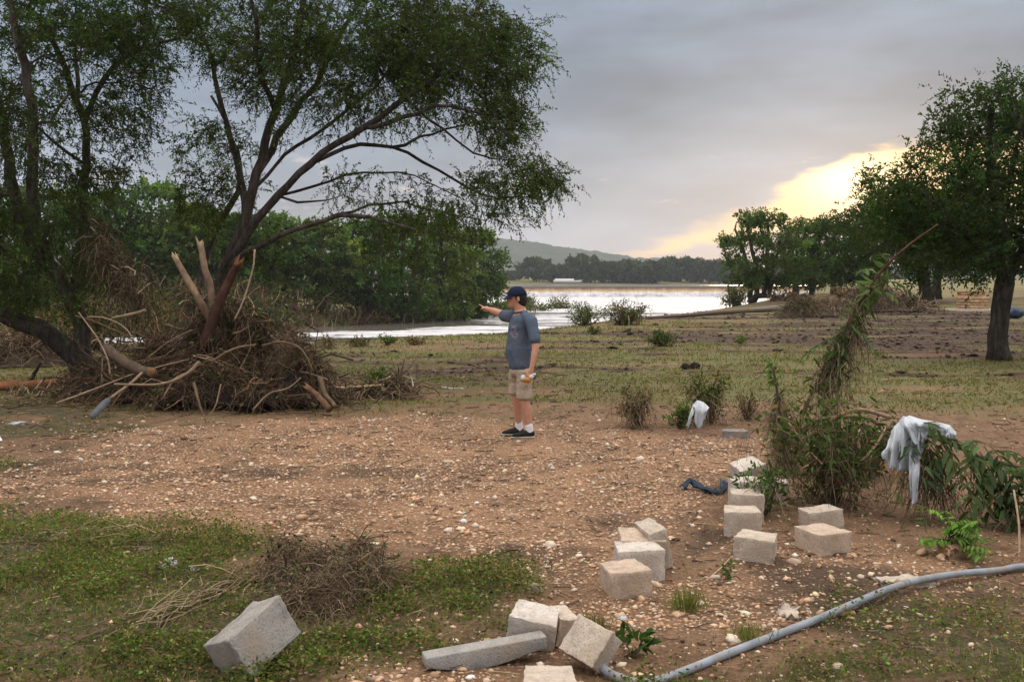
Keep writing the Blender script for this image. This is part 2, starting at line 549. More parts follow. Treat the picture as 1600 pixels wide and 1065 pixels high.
# ================================================================== SETTING
# ------------------------------------------------------------------ ground sheet (a fan that gets coarser with distance)
def build_ground():
    r = [4.0]
    while r[-1] < 85: r.append(r[-1] * 1.0075)
    while r[-1] < 900: r.append(r[-1] * 1.016)
    while r[-1] < 3500: r.append(r[-1] * 1.06)
    r = np.array(r)
    th = np.radians(np.linspace(-46, 46, 225))
    RR, TH = np.meshgrid(r, th, indexing='ij')
    x = RR * np.sin(TH); y = RR * np.cos(TH) - 4.5
    z = hgt(x, y)
    V = np.stack([x, y, z], -1).reshape(-1, 3)
    nr, nt = RR.shape
    i = np.arange(nr - 1)[:, None] * nt; k = np.arange(nt - 1)[None, :]
    F = np.stack([i + k, i + k + 1, i + nt + k + 1, i + nt + k], -1).reshape(-1, 4)
    gr, mu, we, fi = masks(x.ravel(), y.ravel())
    m, g, out = new_mat('earth')
    a = g.node('ShaderNodeAttribute', attribute_name='Col')
    sp = g.node('ShaderNodeSeparateColor'); g.put(sp.inputs[0], a.outputs['Color'])
    fieldm = a.outputs['Alpha']
    a2 = g.node('ShaderNodeAttribute', attribute_name='Field')
    fieldm = a2.outputs['Fac']
    pos = posw(g)
    nf = g.noise(pos, 38, 6, .7); nm_ = g.noise(pos, 7, 5, .6); nl = g.noise(pos, .9, 4, .6)
    vor = g.node('ShaderNodeTexVoronoi'); vor.feature = 'F1'
    g.put(vor.inputs['Vector'], pos); vor.inputs['Scale'].default_value = 30; vor.inputs['Randomness'].default_value = 1
    vor2 = g.node('ShaderNodeTexVoronoi'); g.put(vor2.inputs['Vector'], pos); vor2.inputs['Scale'].default_value = 68
    dirt = g.ramp(nm_, [(.25, (.10, .058, .035)), (.5, (.21, .122, .072)), (.75, (.35, .212, .128))])
    dirt = g.mix(g.ss(nl, .38, .7), dirt, (.28, .17, .10))
    grain = g.ramp(vor2.outputs['Distance'], [(0.0, 1.35), (.5, .9), (1.0, .55)])
    peb = g.mix(g.m('MULTIPLY', g.ss(vor.outputs['Color'], .25, .55), g.ss(vor.outputs['Distance'], .42, .30)), dirt, g.ramp(vor.outputs['Color'], [(.1, (.40, .235, .14)), (.5, (.62, .375, .225)), (.95, (.70, .48, .33))]))
    gravel = g.mix(1.0, peb, grain, 'MULTIPLY')
    gravel = g.mix(g.m('MULTIPLY', g.ss(nl, .42, .62), .45), gravel, g.mix(nf, (.30, .158, .082), (.52, .305, .178)))
    mud = g.ramp(nf, [(.25, (.022, .015, .011)), (.5, (.056, .038, .028)), (.75, (.115, .080, .058))])
    turf = g.ramp(nm_, [(.2, (.11, .085, .045)), (.45, (.155, .15, .06)), (.62, (.165, .18, .065)), (.8, (.23, .195, .09))])
    turf = g.mix(g.m('MULTIPLY', g.ss(nl, .45, .72), .6), turf, (.25, .165, .085))
    turf = g.mix(1.0, turf, g.ramp(nf, [(.25, .48), (.5, .86), (.8, 1.2)]), 'MULTIPLY')
    weed = g.mix(g.ss(nm_, .42, .62), g.ramp(nf, [(.25, (.03, .028, .014)), (.5, (.075, .072, .032)), (.75, (.15, .13, .06))]), g.ramp(nf, [(.25, (.05, .032, .02)), (.5, (.15, .098, .06)), (.75, (.27, .185, .12))]))
    base = g.mix(1.0, dirt, g.ramp(nf, [(.25, .38), (.5, .9), (.75, 1.35)]), 'MULTIPLY')
    c = g.mix(fieldm, base, turf)
    c = g.mix(sp.outputs[0], c, gravel)
    c = g.mix(sp.outputs[2], c, weed)
    c = g.mix(g.m('MULTIPLY', sp.outputs[1], .92), c, mud)
    hgtv = g.m('ADD', g.m('MULTIPLY', nf, .6), g.m('MULTIPLY', g.m('SUBTRACT', 1.0, vor.outputs['Distance']), .55))
    p = prin(g, c, .92, .18, bump(g, hgtv, 1.0, .045))
    g.put(out.inputs[0], p.outputs[0])
    o = mesh_np('ground', V, F, m, None, np.stack([gr, mu, we], -1), smooth=True)
    fa = o.data.attributes.new('Field', 'FLOAT', 'POINT')
    fa.data.foreach_set('value', fi.astype(np.float32))
    tag(o, kind='structure')
    return o
build_ground()

# ------------------------------------------------------------------ river below the weir, weir, pool above
def water_mat(name, foam_amt, fall=False):
    m, g, out = new_mat(name)
    pos = posw(g)
    if fall:
        n = g.noise(g.mapping(pos, (.55, .05, .22)), 1.0, 6, .62, .3)
        n2 = g.noise(g.mapping(pos, (1.6, .1, .35)), 1.0, 4, .6)
        sz = g.node('ShaderNodeSeparateXYZ'); g.put(sz.inputs[0], pos)
        down = g.ss(sz.outputs[2], .72, -1.7)
        dn = g.m('ADD', down, g.m('MULTIPLY', g.m('SUBTRACT', n, .5), .55))
        c = g.ramp(dn, [(.02, (.055, .034, .02)), (.22, (.12, .070, .035)), (.42, (.34, .21, .10)), (.74, (.54, .375, .21)), (.95, (.70, .68, .68))])
        c = g.mix(1.0, c, g.ramp(n2, [(.3, .78), (.6, 1.08)]), 'MULTIPLY')
        p = prin(g, c, .45, .4, bump(g, n, .8, .3))
    else:
        pm = g.mapping(pos, (.11, .20, 1), rot=(0, 0, R(22)))
        n = g.noise(pm, 2.2, 7, .68, .9)
        n2 = g.noise(g.mapping(pos, (.018, .06, 1), rot=(0, 0, R(22))), 1.0, 4, .6)
        a = g.node('ShaderNodeAttribute', attribute_name='Foam')
        t = g.m('ADD', g.m('ADD', g.m('SUBTRACT', n, .5), g.m('MULTIPLY', g.m('SUBTRACT', n2, .5), .9)), a.outputs['Fac'])
        f = g.ss(t, .42, .56) if foam_amt else None
        wat = g.mix(n2, (.10, .085, .07), (.19, .17, .15))
        rip = g.noise(g.mapping(pos, (.5, 1.6, 1)), 1.0, 5, .6)
        if foam_amt:
            c = g.mix(f, wat, g.ramp(n, [(.3, (.36, .355, .37)), (.5, (.56, .555, .58)), (.7, (.70, .69, .72))]))
            p = prin(g, c, g.mix(f, (.12,) * 3, (.7,) * 3), .5, bump(g, rip, .5, .12))
        else:
            p = prin(g, (.16, .13, .10), .16, .5, bump(g, rip, .25, .1))
    g.put(out.inputs[0], p.outputs[0])
    return m
def sheet(name, xs, ys, z, mat, foamf=None, kind='structure'):
    X, Y = np.meshgrid(xs, ys, indexing='ij')
    V = np.stack([X, Y, np.full_like(X, z)], -1).reshape(-1, 3)
    n = len(ys)
    i = np.arange(len(xs) - 1)[:, None] * n; k = np.arange(n - 1)[None, :]
    F = np.stack([i + k, i + n + k, i + n + k + 1, i + k + 1], -1).reshape(-1, 4)
    if foamf is not None:
        V[:, 2] += .10 * (fbm(V[:, 0] * .3, V[:, 1] * .3, 61) - .5) + .07 * (fbm(V[:, 0] * 1.2, V[:, 1] * 1.2, 62) - .5)
    o = mesh_np(name, V, F, mat, None, None, True)
    if foamf is not None:
        a = o.data.attributes.new('Foam', 'FLOAT', 'POINT')
        a.data.foreach_set('value', foamf(V[:, 0], V[:, 1]).astype(np.float32))
    return tag(o, kind=kind)
def foam_field(x, y):
    # foam rides the middle of the current and covers everything near the fall; slack water by the near bank is bare
    main = [(-60, 66), (-22, 74), (-4, 86), (8, 112), (22, 165), (42, 230), (60, 318)]
    d = seg_dist(x, y, main)
    wide = 9 + 34 * sstep(y, 80, 190) + 40 * sstep(y, 170, 240)
    f = .56 + .14 * sstep(y, 130, 230) - .44 * sstep(d, wide * .5, wide * 1.2)
    f = f - .12 * sstep(fbm(x * .05, y * .12, 81), .5, .7) * sstep(y, 230, 130)
    return f
sheet('river', np.linspace(-120, 130, 150), np.concatenate([np.linspace(30, 140, 110), np.linspace(142, 319.5, 70)]), WATER_Z, water_mat('river_water', 1), foam_field)
sheet('river_pool', np.linspace(-260, 420, 40), np.linspace(WEIR_Y - .2, 760, 40), UPPER_Z, water_mat('pool_water', 0))
def build_weir():
    # falling sheet of water over a concrete sill
    xs = np.linspace(-70, 112, 560); n = 16
    rows = []
    for k in range(n + 1):
        t = k / n
        ang = min(t * 2.2, 1) * math.pi / 2
        zz = UPPER_Z + .012 - (UPPER_Z - WATER_Z - .02) * (t ** 1.3)
        yy = WEIR_Y - .1 - 2.6 * t ** .75
        wob = .5 * t * (fbm(xs * .35, np.full_like(xs, k * .25), 91) - .5) + .22 * t * (fbm(xs * 1.7, np.full_like(xs, k * .4), 92) - .5)
        rows.append(np.stack([xs, yy + wob * 2.2, np.full_like(xs, zz) + wob * .2], -1))
    V = np.stack(rows, 0).reshape(-1, 3); m_ = len(xs)
    i = np.arange(n)[:, None] * m_; k = np.arange(m_ - 1)[None, :]
    F = np.stack([i + k, i + m_ + k, i + m_ + k + 1, i + k + 1], -1).reshape(-1, 4)
    e = empty('weir', (60, WEIR_Y, WATER_Z), 'low river weir with brown and white water pouring over its long crest', 'weir')
    mesh_np('falling_water', V, F, water_mat('falling_water', 1, True), e, None, True)
    mb = MB()
    for x0, x1, y0, y1, z0, z1 in ((-70, 112, WEIR_Y + .2, WEIR_Y + 3, -4, UPPER_Z - .12),):
        V = np.array([(x, y, z) for x in (x0, x1) for y in (y0, y1) for z in (z0, z1)])
        F = np.array([(0, 1, 3, 2), (4, 6, 7, 5), (0, 4, 5, 1), (2, 3, 7, 6), (0, 2, 6, 4), (1, 5, 7, 3)])
        mb.add(V, F, (.3, .27, .23))
    mb.build('sill', M['stone'], e)
build_weir()

# ------------------------------------------------------------------ wooded hill on the skyline
def build_hill():
    xs = np.linspace(-1500, 1900, 340); ys = np.linspace(2050, 3100, 44)
    X, Y = np.meshgrid(xs, ys, indexing='ij')
    crest = np.interp(X, [-1500, -700, -160, 0, 90, 200, 330, 480, 700, 1900], [120, 135, 122, 108, 94, 76, 58, 46, 34, 30])
    prof = sstep(Y, 2060, 2600) * (1 - .25 * sstep(Y, 2600, 3100))
    z = crest * prof + 5 + (fbm(X * .012, Y * .012, 101) - .5) * 26 * prof + (fbm(X * .08, Y * .08, 102) - .5) * 11 * prof + (vnoise(X * .12, Y * .10, 103) > .78) * 3 * prof
    V = np.stack([X, Y, z], -1).reshape(-1, 3); n = len(ys)
    i = np.arange(len(xs) - 1)[:, None] * n; k = np.arange(n - 1)[None, :]
    F = np.stack([i + k, i + n + k, i + n + k + 1, i + k + 1], -1).reshape(-1, 4)
    m, g, out = new_mat('wooded_hill')
    nn = g.noise(posw(g), .05, 6, .7); n2 = g.noise(posw(g), .012, 4, .6)
    c = g.ramp(nn, [(.3, (.025, .038, .022)), (.55, (.05, .07, .038)), (.75, (.085, .10, .055))])
    c = g.mix(g.ss(n2, .5, .75), c, (.075, .095, .055))
    g.put(out.inputs[0], prin(g, c, .95, .05, bump(g, nn, 1.0, 6)).outputs[0])
    tag(mesh_np('hills', V, F, m, None, None, True), kind='structure')
build_hill()

# ================================================================== TREES
def grow(limbs, targets, rng, a=.0075, rtip=.006, step=.3, droop=0.0, lift=.25):
    """skeleton: traced limbs first, then every foliage target joined to its best node"""
    pos, par, rmin = [], [], []
    for pts, r0, r1 in limbs:
        q = np.asarray([tuple(p) for p in pts], float)
        path = smooth_path(q, 6)
        L = np.concatenate([[0], np.cumsum(np.linalg.norm(np.diff(path, axis=0), axis=1))])
        n = max(3, int(L[-1] / step))
        s = np.linspace(0, L[-1], n + 1)
        pp = np.stack([np.interp(s, L, path[:, k]) for k in range(3)], -1)
        pp[1:-1] += rng.normal(0, step * .05, pp[1:-1].shape)
        if not pos:
            last = -1; st = 0
        else:
            A = np.array(pos); last = int(np.argmin(np.linalg.norm(A - pp[0], axis=1))); st = 1
        for k in range(st, n + 1):
            pos.append(pp[k]); par.append(last); rmin.append(r0 + (r1 - r0) * (k / n)); last = len(pos) - 1
    T = np.asarray(targets, float)
    cap = len(pos) + len(T) * 14 + 10
    A = np.zeros((cap, 3)); A[:len(pos)] = pos
    nn = len(pos)
    dm = np.array([np.min(np.linalg.norm(A[:nn] - t, axis=1)) for t in T])
    root = A[0].copy()
    ends = []
    for ti in np.argsort(dm):
        t = T[ti]
        dv = t - A[:nn]
        d = np.linalg.norm(dv, axis=1)
        # prefer nodes nearer to the root than the target, so that twigs point outwards
        pen = np.maximum(0, np.linalg.norm(A[:nn] - root, axis=1) - np.linalg.norm(t - root)) * 1.2
        b = int(np.argmin(d + pen))
        k = max(1, min(12, int(math.ceil(d[b] / step))))
        off = rng.normal(0, .10 * d[b], 3); off[2] += lift * d[b] * .5
        last = b
        p0 = A[b].copy()
        for q in range(1, k + 1):
            s = q / k
            p = p0 + (t - p0) * s + off * math.sin(math.pi * s) - np.array([0, 0, droop * s * s * d[b]])
            A[nn] = p + rng.normal(0, .03 * step, 3); par.append(last); rmin.append(0); last = nn; nn += 1
        ends.append(last)
    A = A[:nn]
    par = np.array(par); cnt = np.zeros(nn)
    for e in ends: cnt[e] += 1
    for k in range(nn - 1, 0, -1):
        if par[k] >= 0: cnt[par[k]] += cnt[k]
    rad = np.maximum(np.array(rmin), np.maximum(rtip, a * np.sqrt(np.maximum(cnt, 1))))
    for k in range(1, nn):
        if par[k] >= 0: rad[k] = min(rad[k], rad[par[k]])
    kids = [[] for _ in range(nn)]
    for k in range(nn):
        if par[k] >= 0: kids[par[k]].append(k)
    return A, par, rad, kids, ends, cnt
def wood_mesh(mb, A, par, rad, kids, cnt, col, rng, root_flare=True, jit=.07):
    starts = [k for k in range(len(A)) if par[k] < 0]
    stack = [(s, None) for s in starts]
    while stack:
        s, fr = stack.pop()
        chain = [] if fr is None else [fr]
        k = s
        while True:
            chain.append(k)
            ks = kids[k]
            if not ks: break
            main = max(ks, key=lambda q: (rad[q], cnt[q]))
            for q in ks:
                if q != main: stack.append((q, k))
            k = main
        if len(chain) < 2: continue
        r = rad[chain].copy()
        if fr is not None: r[0] = r[1]
        pts = A[chain].copy()
        if fr is None and root_flare:
            dz = pts[:, 2] - pts[0, 2]
            r = r * (1 + .55 * np.exp(-dz / .22))
        rm = r.max()
        sides = 10 if rm > .09 else (6 if rm > .03 else (4 if rm > .012 else 3))
        add_tube(mb, pts, r, sides, col * (1 + rng.normal(0, .08)), cap=(sides > 4), jit=jit if sides > 4 else 0)
def foliage(mb, ends, rng, centre, twigs=6, tl=.45, per=12, L=.07, W=.022, droop=.5, base=(.05, .085, .02), spread=.18, twig_mb=None, val=.35, outward=.6, upright=0.0):
    E_ = np.repeat(ends, twigs, 0)
    n = len(E_)
    out = unit(E_ - centre)
    D = unit(out * outward + rng.normal(0, .75, (n, 3)) + np.array([0, 0, upright]))
    S = E_ + rng.normal(0, spread, (n, 3))
    ln = tl * rng.uniform(.5, 1.25, n)
    tcol = np.repeat(vary(base, len(ends), rng, val * .7, .07), twigs, 0)
    t = (np.arange(per) + .5) / per
    C = S[:, None, :] + D[:, None, :] * (ln[:, None] * t[None, :])[:, :, None]
    C[:, :, 2] -= droop * ln[:, None] * t[None, :] ** 2
    tang = D[:, None, :] - np.array([0, 0, 1.0]) * (2 * droop * t)[None, :, None]
    side = unit(np.cross(tang, rng.normal(size=(n, per, 3))))
    LD = unit(tang * .55 + side * rng.uniform(.6, 1.1, (n, per, 1)) - np.array([0, 0, .35 * droop]))
    C = C.reshape(-1, 3); LD = LD.reshape(-1, 3)
    k = len(C)
    V, F = leaf_geo(C, LD, L * rng.uniform(.6, 1.3, k), W * rng.uniform(.7, 1.3, k), rng)
    col = np.repeat(tcol, per, 0) * np.exp(rng.normal(0, val * .6, (k, 1)))
    mb.add(V, F, np.repeat(np.clip(col, .003, .6), 4, 0))
    if twig_mb is not None:
        s = np.array([0, .85])
        PT = S[:, None, :] + D[:, None, :] * (ln[:, None] * s[None, :])[:, :, None]
        PT[:, :, 2] -= droop * ln[:, None] * s[None, :] ** 2
        strands(twig_mb, PT, [.006, .002], (.07, .055, .04))
def ell_targets(ells, n, rng):
    """targets in a union of ellipsoids given as photo pixels + depth: (u, v, ru, rv, depth, depth radius, weight)"""
    w = np.array([e[2] * e[3] * e[6] for e in ells], float); w /= w.sum()
    out = []
    for e, k in zip(ells, rng.multinomial(n, w)):
        d = unit(rng.normal(size=(k, 3))) * (rng.uniform(.12, 1, (k, 1)) ** .45)
        for q in d:
            out.append(P(e[0] + q[0] * e[2], e[1] + q[1] * e[3], e[4] + q[2] * e[5]))
    return np.array([tuple(p) for p in out])
BARK = np.array((.070, .056, .046))

# ---- feathery tree leaning over the debris heap
def tree_from(name, label, base, limbs, ells, n_t, fol, seed, a=.0075, bark=BARK, extra=None, cat='tree', group=None, dro=0.0, step=.3, twig=False, lift=.25):
    rng = np.random.default_rng(seed)
    T = ell_targets(ells, n_t, rng)
    if extra is not None: T = np.vstack([T, extra])
    A, par, rad, kids, ends, cnt = grow(limbs, T, rng, a, droop=dro, step=step, lift=lift)
    e = empty(name, base, label, cat, group)
    wb = MB(); lb = MB()
    wood_mesh(wb, A, par, rad, kids, cnt, bark, rng)
    foliage(lb, A[ends], rng, T.mean(0), twig_mb=wb if twig else None, **fol)
    wb.build('trunk', M['bark'], e, smooth=True)
    lb.build('crown', M['leaf'], e)
    return e
D1 = 18.4
b1 = G0(338, 588); b1 = Vector((P(330, 500, D1).x, D1, hz(P(330, 500, D1).x, D1) - .05))
limbs = [
    ([b1, P(333, 480, D1), P(350, 420, D1), P(385, 340, D1), P(402, 270, D1 + .2), P(430, 170, D1 + .3), P(455, 100, D1), P(470, 30, D1 - .3), P(480, -60, D1 - .5)], .135, .04),
    ([P(350, 430, D1), P(385, 365, D1 - .2), P(435, 305, D1 - .4), P(490, 250, D1 - .7), P(560, 203, D1 - 1), P(625, 160, D1 - 1.2), P(690, 110, D1 - 1.2), P(750, 40, D1 - 1.0)], .088, .022),
    ([P(345, 450, D1), P(372, 405, D1 - .4), P(430, 370, D1 - .9), P(500, 345, D1 - 1.3), P(560, 338, D1 - 1.6), P(640, 356, D1 - 2.0), P(715, 372, D1 - 2.1)], .066, .016),
    ([P(490, 250, D1 - .7), P(560, 226, D1 - .3), P(620, 232, D1), P(690, 270, D1 + .2), P(760, 305, D1 + .3), P(830, 308, D1 + .2)], .045, .012),
    ([P(560, 203, D1 - 1), P(620, 188, D1 - 1.5), P(690, 165, D1 - 1.9), P(770, 178, D1 - 2), P(825, 165, D1 - 2)], .05, .012),
    ([P(385, 340, D1), P(372, 260, D1 + .6), P(345, 160, D1 + 1), P(325, 80, D1 + 1), P(300, -10, D1 + 1)], .08, .03),
    ([P(402, 270, D1 + .2), P(450, 190, D1 + .9), P(500, 120, D1 + 1.4), P(540, 40, D1 + 1.5), P(590, -40, D1 + 1.4)], .075, .03),
    ([P(430, 170, D1 + .3), P(405, 110, D1 - .4), P(400, 40, D1 - 1), P(385, -30, D1 - 1.2)], .06, .03),
    ([P(333, 480, D1), P(315, 440, D1 + .6), P(335, 360, D1 + 1), P(378, 290, D1 + 1.2), P(360, 210, D1 + 1.6), P(330, 150, D1 + 1.7)], .09, .03),
    ([P(620, 232, D1), P(660, 215, D1 + .8), P(720, 195, D1 + 1.2), P(790, 190, D1 + 1.3)], .035, .012),
]
for q in ([(435, 305, D1 - .4), (500, 290, D1 - .2), (560, 270, D1), (640, 275, D1 + .3), (720, 310, D1 + .4)], [(400, 290, D1), (455, 235, D1 + .7), (520, 190, D1 + 1.1), (590, 130, D1 + 1.3), (650, 60, D1 + 1.2)], [(500, 345, D1 - 1.3), (560, 325, D1 - 1.0), (620, 315, D1 - .9), (680, 330, D1 - .9), (760, 345, D1 - 1)],
          [(690, 110, D1 - 1.2), (740, 95, D1 - 1.4), (800, 60, D1 - 1.5)], [(455, 100, D1), (500, 50, D1 + .2), (530, -20, D1 + .3)], [(440, 305, D1 - .4), (480, 318, D1 - .6), (535, 305, D1 - .8)], [(640, 170, D1 - 1.2), (680, 190, D1 - 1), (740, 240, D1 - .8), (800, 250, D1 - .8)]):
    limbs.append(([P(*t) for t in q], .028, .008))
ells = [(550, 40, 170, 90, D1, 2.4, 1.1), (690, 70, 130, 95, D1 - .4, 2.2, 1.7), (795, 85, 58, 62, D1 - .6, 1.6, 1.7), (775, 180, 62, 55, D1 - .8, 1.6, 1.6),
        (805, 282, 85, 36, D1, 1.5, 1.35), (840, 265, 45, 26, D1, 1.0, 1.2), (640, 145, 160, 62, D1 - .2, 2.2, .8), (430, 60, 110, 90, D1, 2.4, 1.1), (335, 45, 55, 75, D1 + 1, 1.8, 1.2),
        (335, 250, 52, 85, D1 + 1, 1.4, 1.2), (700, 325, 120, 38, D1 - 1.2, 1.6, .8), (480, 130, 120, 80, D1 + .6, 2.0, .8), (610, 345, 110, 26, D1 - 1.4, 1.2, .45), (330, 320, 45, 40, D1 + .6, 1.2, 1.1),
        (560, -90, 260, 90, D1, 2.6, .9), (400, 250, 50, 80, D1 + .5, 1.6, .35), (560, 290, 90, 40, D1 - .4, 1.2, .25), (600, 400, 80, 40, D1 - 1.2, 1.0, .35), (730, 395, 50, 32, D1 - 1.8, .8, .4), (420, 395, 50, 40, D1 + .2, .8, .35)]
FE = dict(twigs=7, tl=.38, per=13, L=.070, W=.026, droop=.34, base=(.054, .086, .024), spread=.11, val=.42)
tree_from('feathery_tree', 'spreading fine-leaved tree leaning right above the big debris heap', b1, limbs, ells, 1200, FE, 11, a=.0030, twig=True)

# ---- dark tree at the left edge, trunk leaning out of the heap
D2 = 17.0
b2 = G0(150, 602); b2.z = hz(b2.x, b2.y) - .05
limbs = [
    ([b2, P(128, 570, D2), P(95, 535, D2 - .1), P(55, 510, D2 - .2), P(0, 492, D2 - .3), P(-60, 470, D2 - .4)], .21, .12),
    ([P(128, 570, D2), P(128, 520, D2 + .1), P(112, 470, D2), P(80, 420, D2), P(52, 380, D2), P(22, 300, D2), P(8, 220, D2), P(-10, 130, D2)], .15, .07),
    ([P(66, 400, D2), P(52, 320, D2 - .3), P(54, 250, D2 - .5), P(48, 160, D2 - .7), P(30, 70, D2 - .8), P(10, -20, D2 - .8)], .11, .05),
    ([P(112, 470, D2), P(128, 400, D2 + .6), P(130, 310, D2 + 1), P(134, 240, D2 + 1.2), P(130, 185, D2 + 1.3), P(105, 120, D2 + 1.3), P(80, 60, D2 + 1), P(45, 10, D2 + .8)], .11, .04),
    ([P(131, 190, D2 + 1.3), P(150, 145, D2 + 1.2), P(175, 105, D2 + 1), P(220, 78, D2 + .8), P(280, 60, D2 + .5)], .055, .015),
    ([P(125, 150, D2 + 1.3), P(118, 80, D2 + 1.7), P(128, 10, D2 + 1.8)], .045, .02),
    ([P(132, 260, D2 + 1.1), P(90, 225, D2 + 1), P(60, 200, D2 + .6)], .04, .02),
]
ells = [(100, 40, 130, 70, D2, 2.2, 1.4), (205, 100, 70, 55, D2 + .6, 1.6, .9), (60, 170, 80, 80, D2, 2.2, .9), (185, 170, 72, 50, D2 + .8, 1.4, .8), (135, 270, 80, 42, D2 + .8, 1.6, .75),
        (55, 330, 90, 55, D2, 1.6, .9), (75, 440, 85, 48, D2 - .4, 1.4, .8), (230, 30, 80, 50, D2 + .4, 1.8, 1.1), (10, 420, 60, 60, D2 - .5, 1.4, .8), (-60, 250, 90, 220, D2, 2.0, .8), (100, -70, 220, 60, D2, 2.2, .9), (200, 215, 35, 25, D2 + .8, .8, .6), (150, 400, 50, 60, D2 + .5, 1, .9)]
FE2 = dict(FE, base=(.048, .080, .024), val=.4)
tree_from('feathery_tree', 'dark fine-leaved tree at the left edge, trunk bent low over the ground', b2, limbs, ells, 800, FE2, 12, a=.004, twig=True)

# ---- broad oak at the right edge
pb = G0(1562, 562); pb.z = hz(pb.x, pb.y) - .05
D3 = pb.y
limbs = [
    ([pb, P(1560, 520, D3), P(1566, 470, D3), P(1572, 430, D3), P(1568, 380, D3), P(1555, 310, D3), P(1545, 240, D3), P(1550, 170, D3)], .20, .06),
    ([P(1570, 435, D3), P(1545, 400, D3 - .5), P(1510, 365, D3 - .9), P(1470, 330, D3 - 1), P(1430, 290, D3 - 1)], .10, .03),
    ([P(1570, 440, D3), P(1600, 390, D3 + .3), P(1640, 320, D3 + .4), P(1670, 240, D3 + .3)], .13, .05),
    ([P(1562, 360, D3), P(1515, 300, D3 + .8), P(1490, 230, D3 + 1.2), P(1480, 180, D3 + 1.2)], .09, .03),
    ([P(1556, 320, D3), P(1585, 250, D3 - 1), P(1595, 180, D3 - 1.4)], .08, .03),
]
ells = [(1545, 190, 85, 62, D3, 2.0, 1.1), (1585, 160, 60, 45, D3, 1.6, 1.0), (1490, 235, 65, 62, D3 + .3, 2.0, 1.1), (1600, 270, 110, 110, D3, 2.4, 1.2), (1460, 320, 80, 65, D3 - .2, 2.0, 1.1), (1530, 340, 100, 75, D3, 2.2, 1.2),
        (1500, 400, 95, 38, D3 - .2, 1.8, .9), (1410, 330, 40, 55, D3 - .4, 1.2, .6), (1700, 300, 120, 130, D3, 2.4, .9), (1600, 400, 80, 30, D3, 1.8, .8), (1520, 440, 30, 22, D3 - .6, .5, .5), (1425, 275, 20, 34, D3 - .6, .6, .7), (1395, 365, 55, 42, D3 - .4, 1.4, .8), (1400, 310, 36, 40, D3 - .5, 1.2, .7)]
OAK = dict(twigs=9, tl=.34, per=9, L=.10, W=.042, droop=.15, base=(.040, .066, .022), spread=.2, val=.42)
tree_from('oak_tree', 'broad dark green oak at the right edge beside the stone fire pit', pb, limbs, ells, 760, OAK, 13)

# ---- second oak behind it
pb = G0(1447, 474); D4 = pb.y
limbs = [
    ([pb - Vector((0, 0, .1)), P(1446, 450, D4), P(1440, 420, D4), P(1425, 385, D4), P(1400, 350, D4), P(1375, 320, D4)], .45, .12),
    ([P(1440, 420, D4), P(1462, 390, D4), P(1490, 350, D4)], .22, .1),
    ([P(1440, 425, D4), P(1400, 405, D4 - 2), P(1360, 395, D4 - 2)], .16, .06),
]
ells = [(1400, 345, 75, 50, D4, 4, 1), (1365, 300, 32, 32, D4, 2, .8), (1340, 360, 45, 35, D4, 3, 1), (1450, 370, 70, 50, D4, 4, 1), (1370, 395, 65, 28, D4, 4, .9), (1460, 410, 70, 28, D4, 4, .9), (1520, 380, 60, 50, D4, 3, .6), (1300, 355, 22, 20, D4, 2, .5)]
OAK2 = dict(twigs=9, tl=.6, per=9, L=.20, W=.10, droop=.1, base=(.040, .066, .022), spread=.35, val=.42)
tree_from('oak_tree', 'oak in the middle distance right of the river, thick dark trunk behind the debris piles', pb, limbs, ells, 430, OAK2, 14, a=.02, step=.8)
pb = G0(1462, 470); D5 = pb.y + 4
pb = Vector((P(1462, 460, D5).x, D5, hz(P(1462, 460, D5).x, D5) - .1))
limbs = [([pb, P(1462, 445, D5), P(1468, 420, D5), P(1480, 390, D5), P(1500, 350, D5)], .3, .1), ([P(1468, 420, D5), P(1510, 405, D5), P(1560, 395, D5)], .15, .06)]
ells = [(1510, 370, 70, 50, D5, 4, 1), (1570, 395, 60, 35, D5, 4, 1), (1480, 400, 60, 25, D5, 3, .8), (1640, 390, 60, 40, D5, 4, .8)]
tree_from('oak_tree', 'slim grey-trunked oak just right of the thick dark trunk, behind the debris piles', pb, limbs, ells, 300, OAK2, 15, a=.02, step=.8)

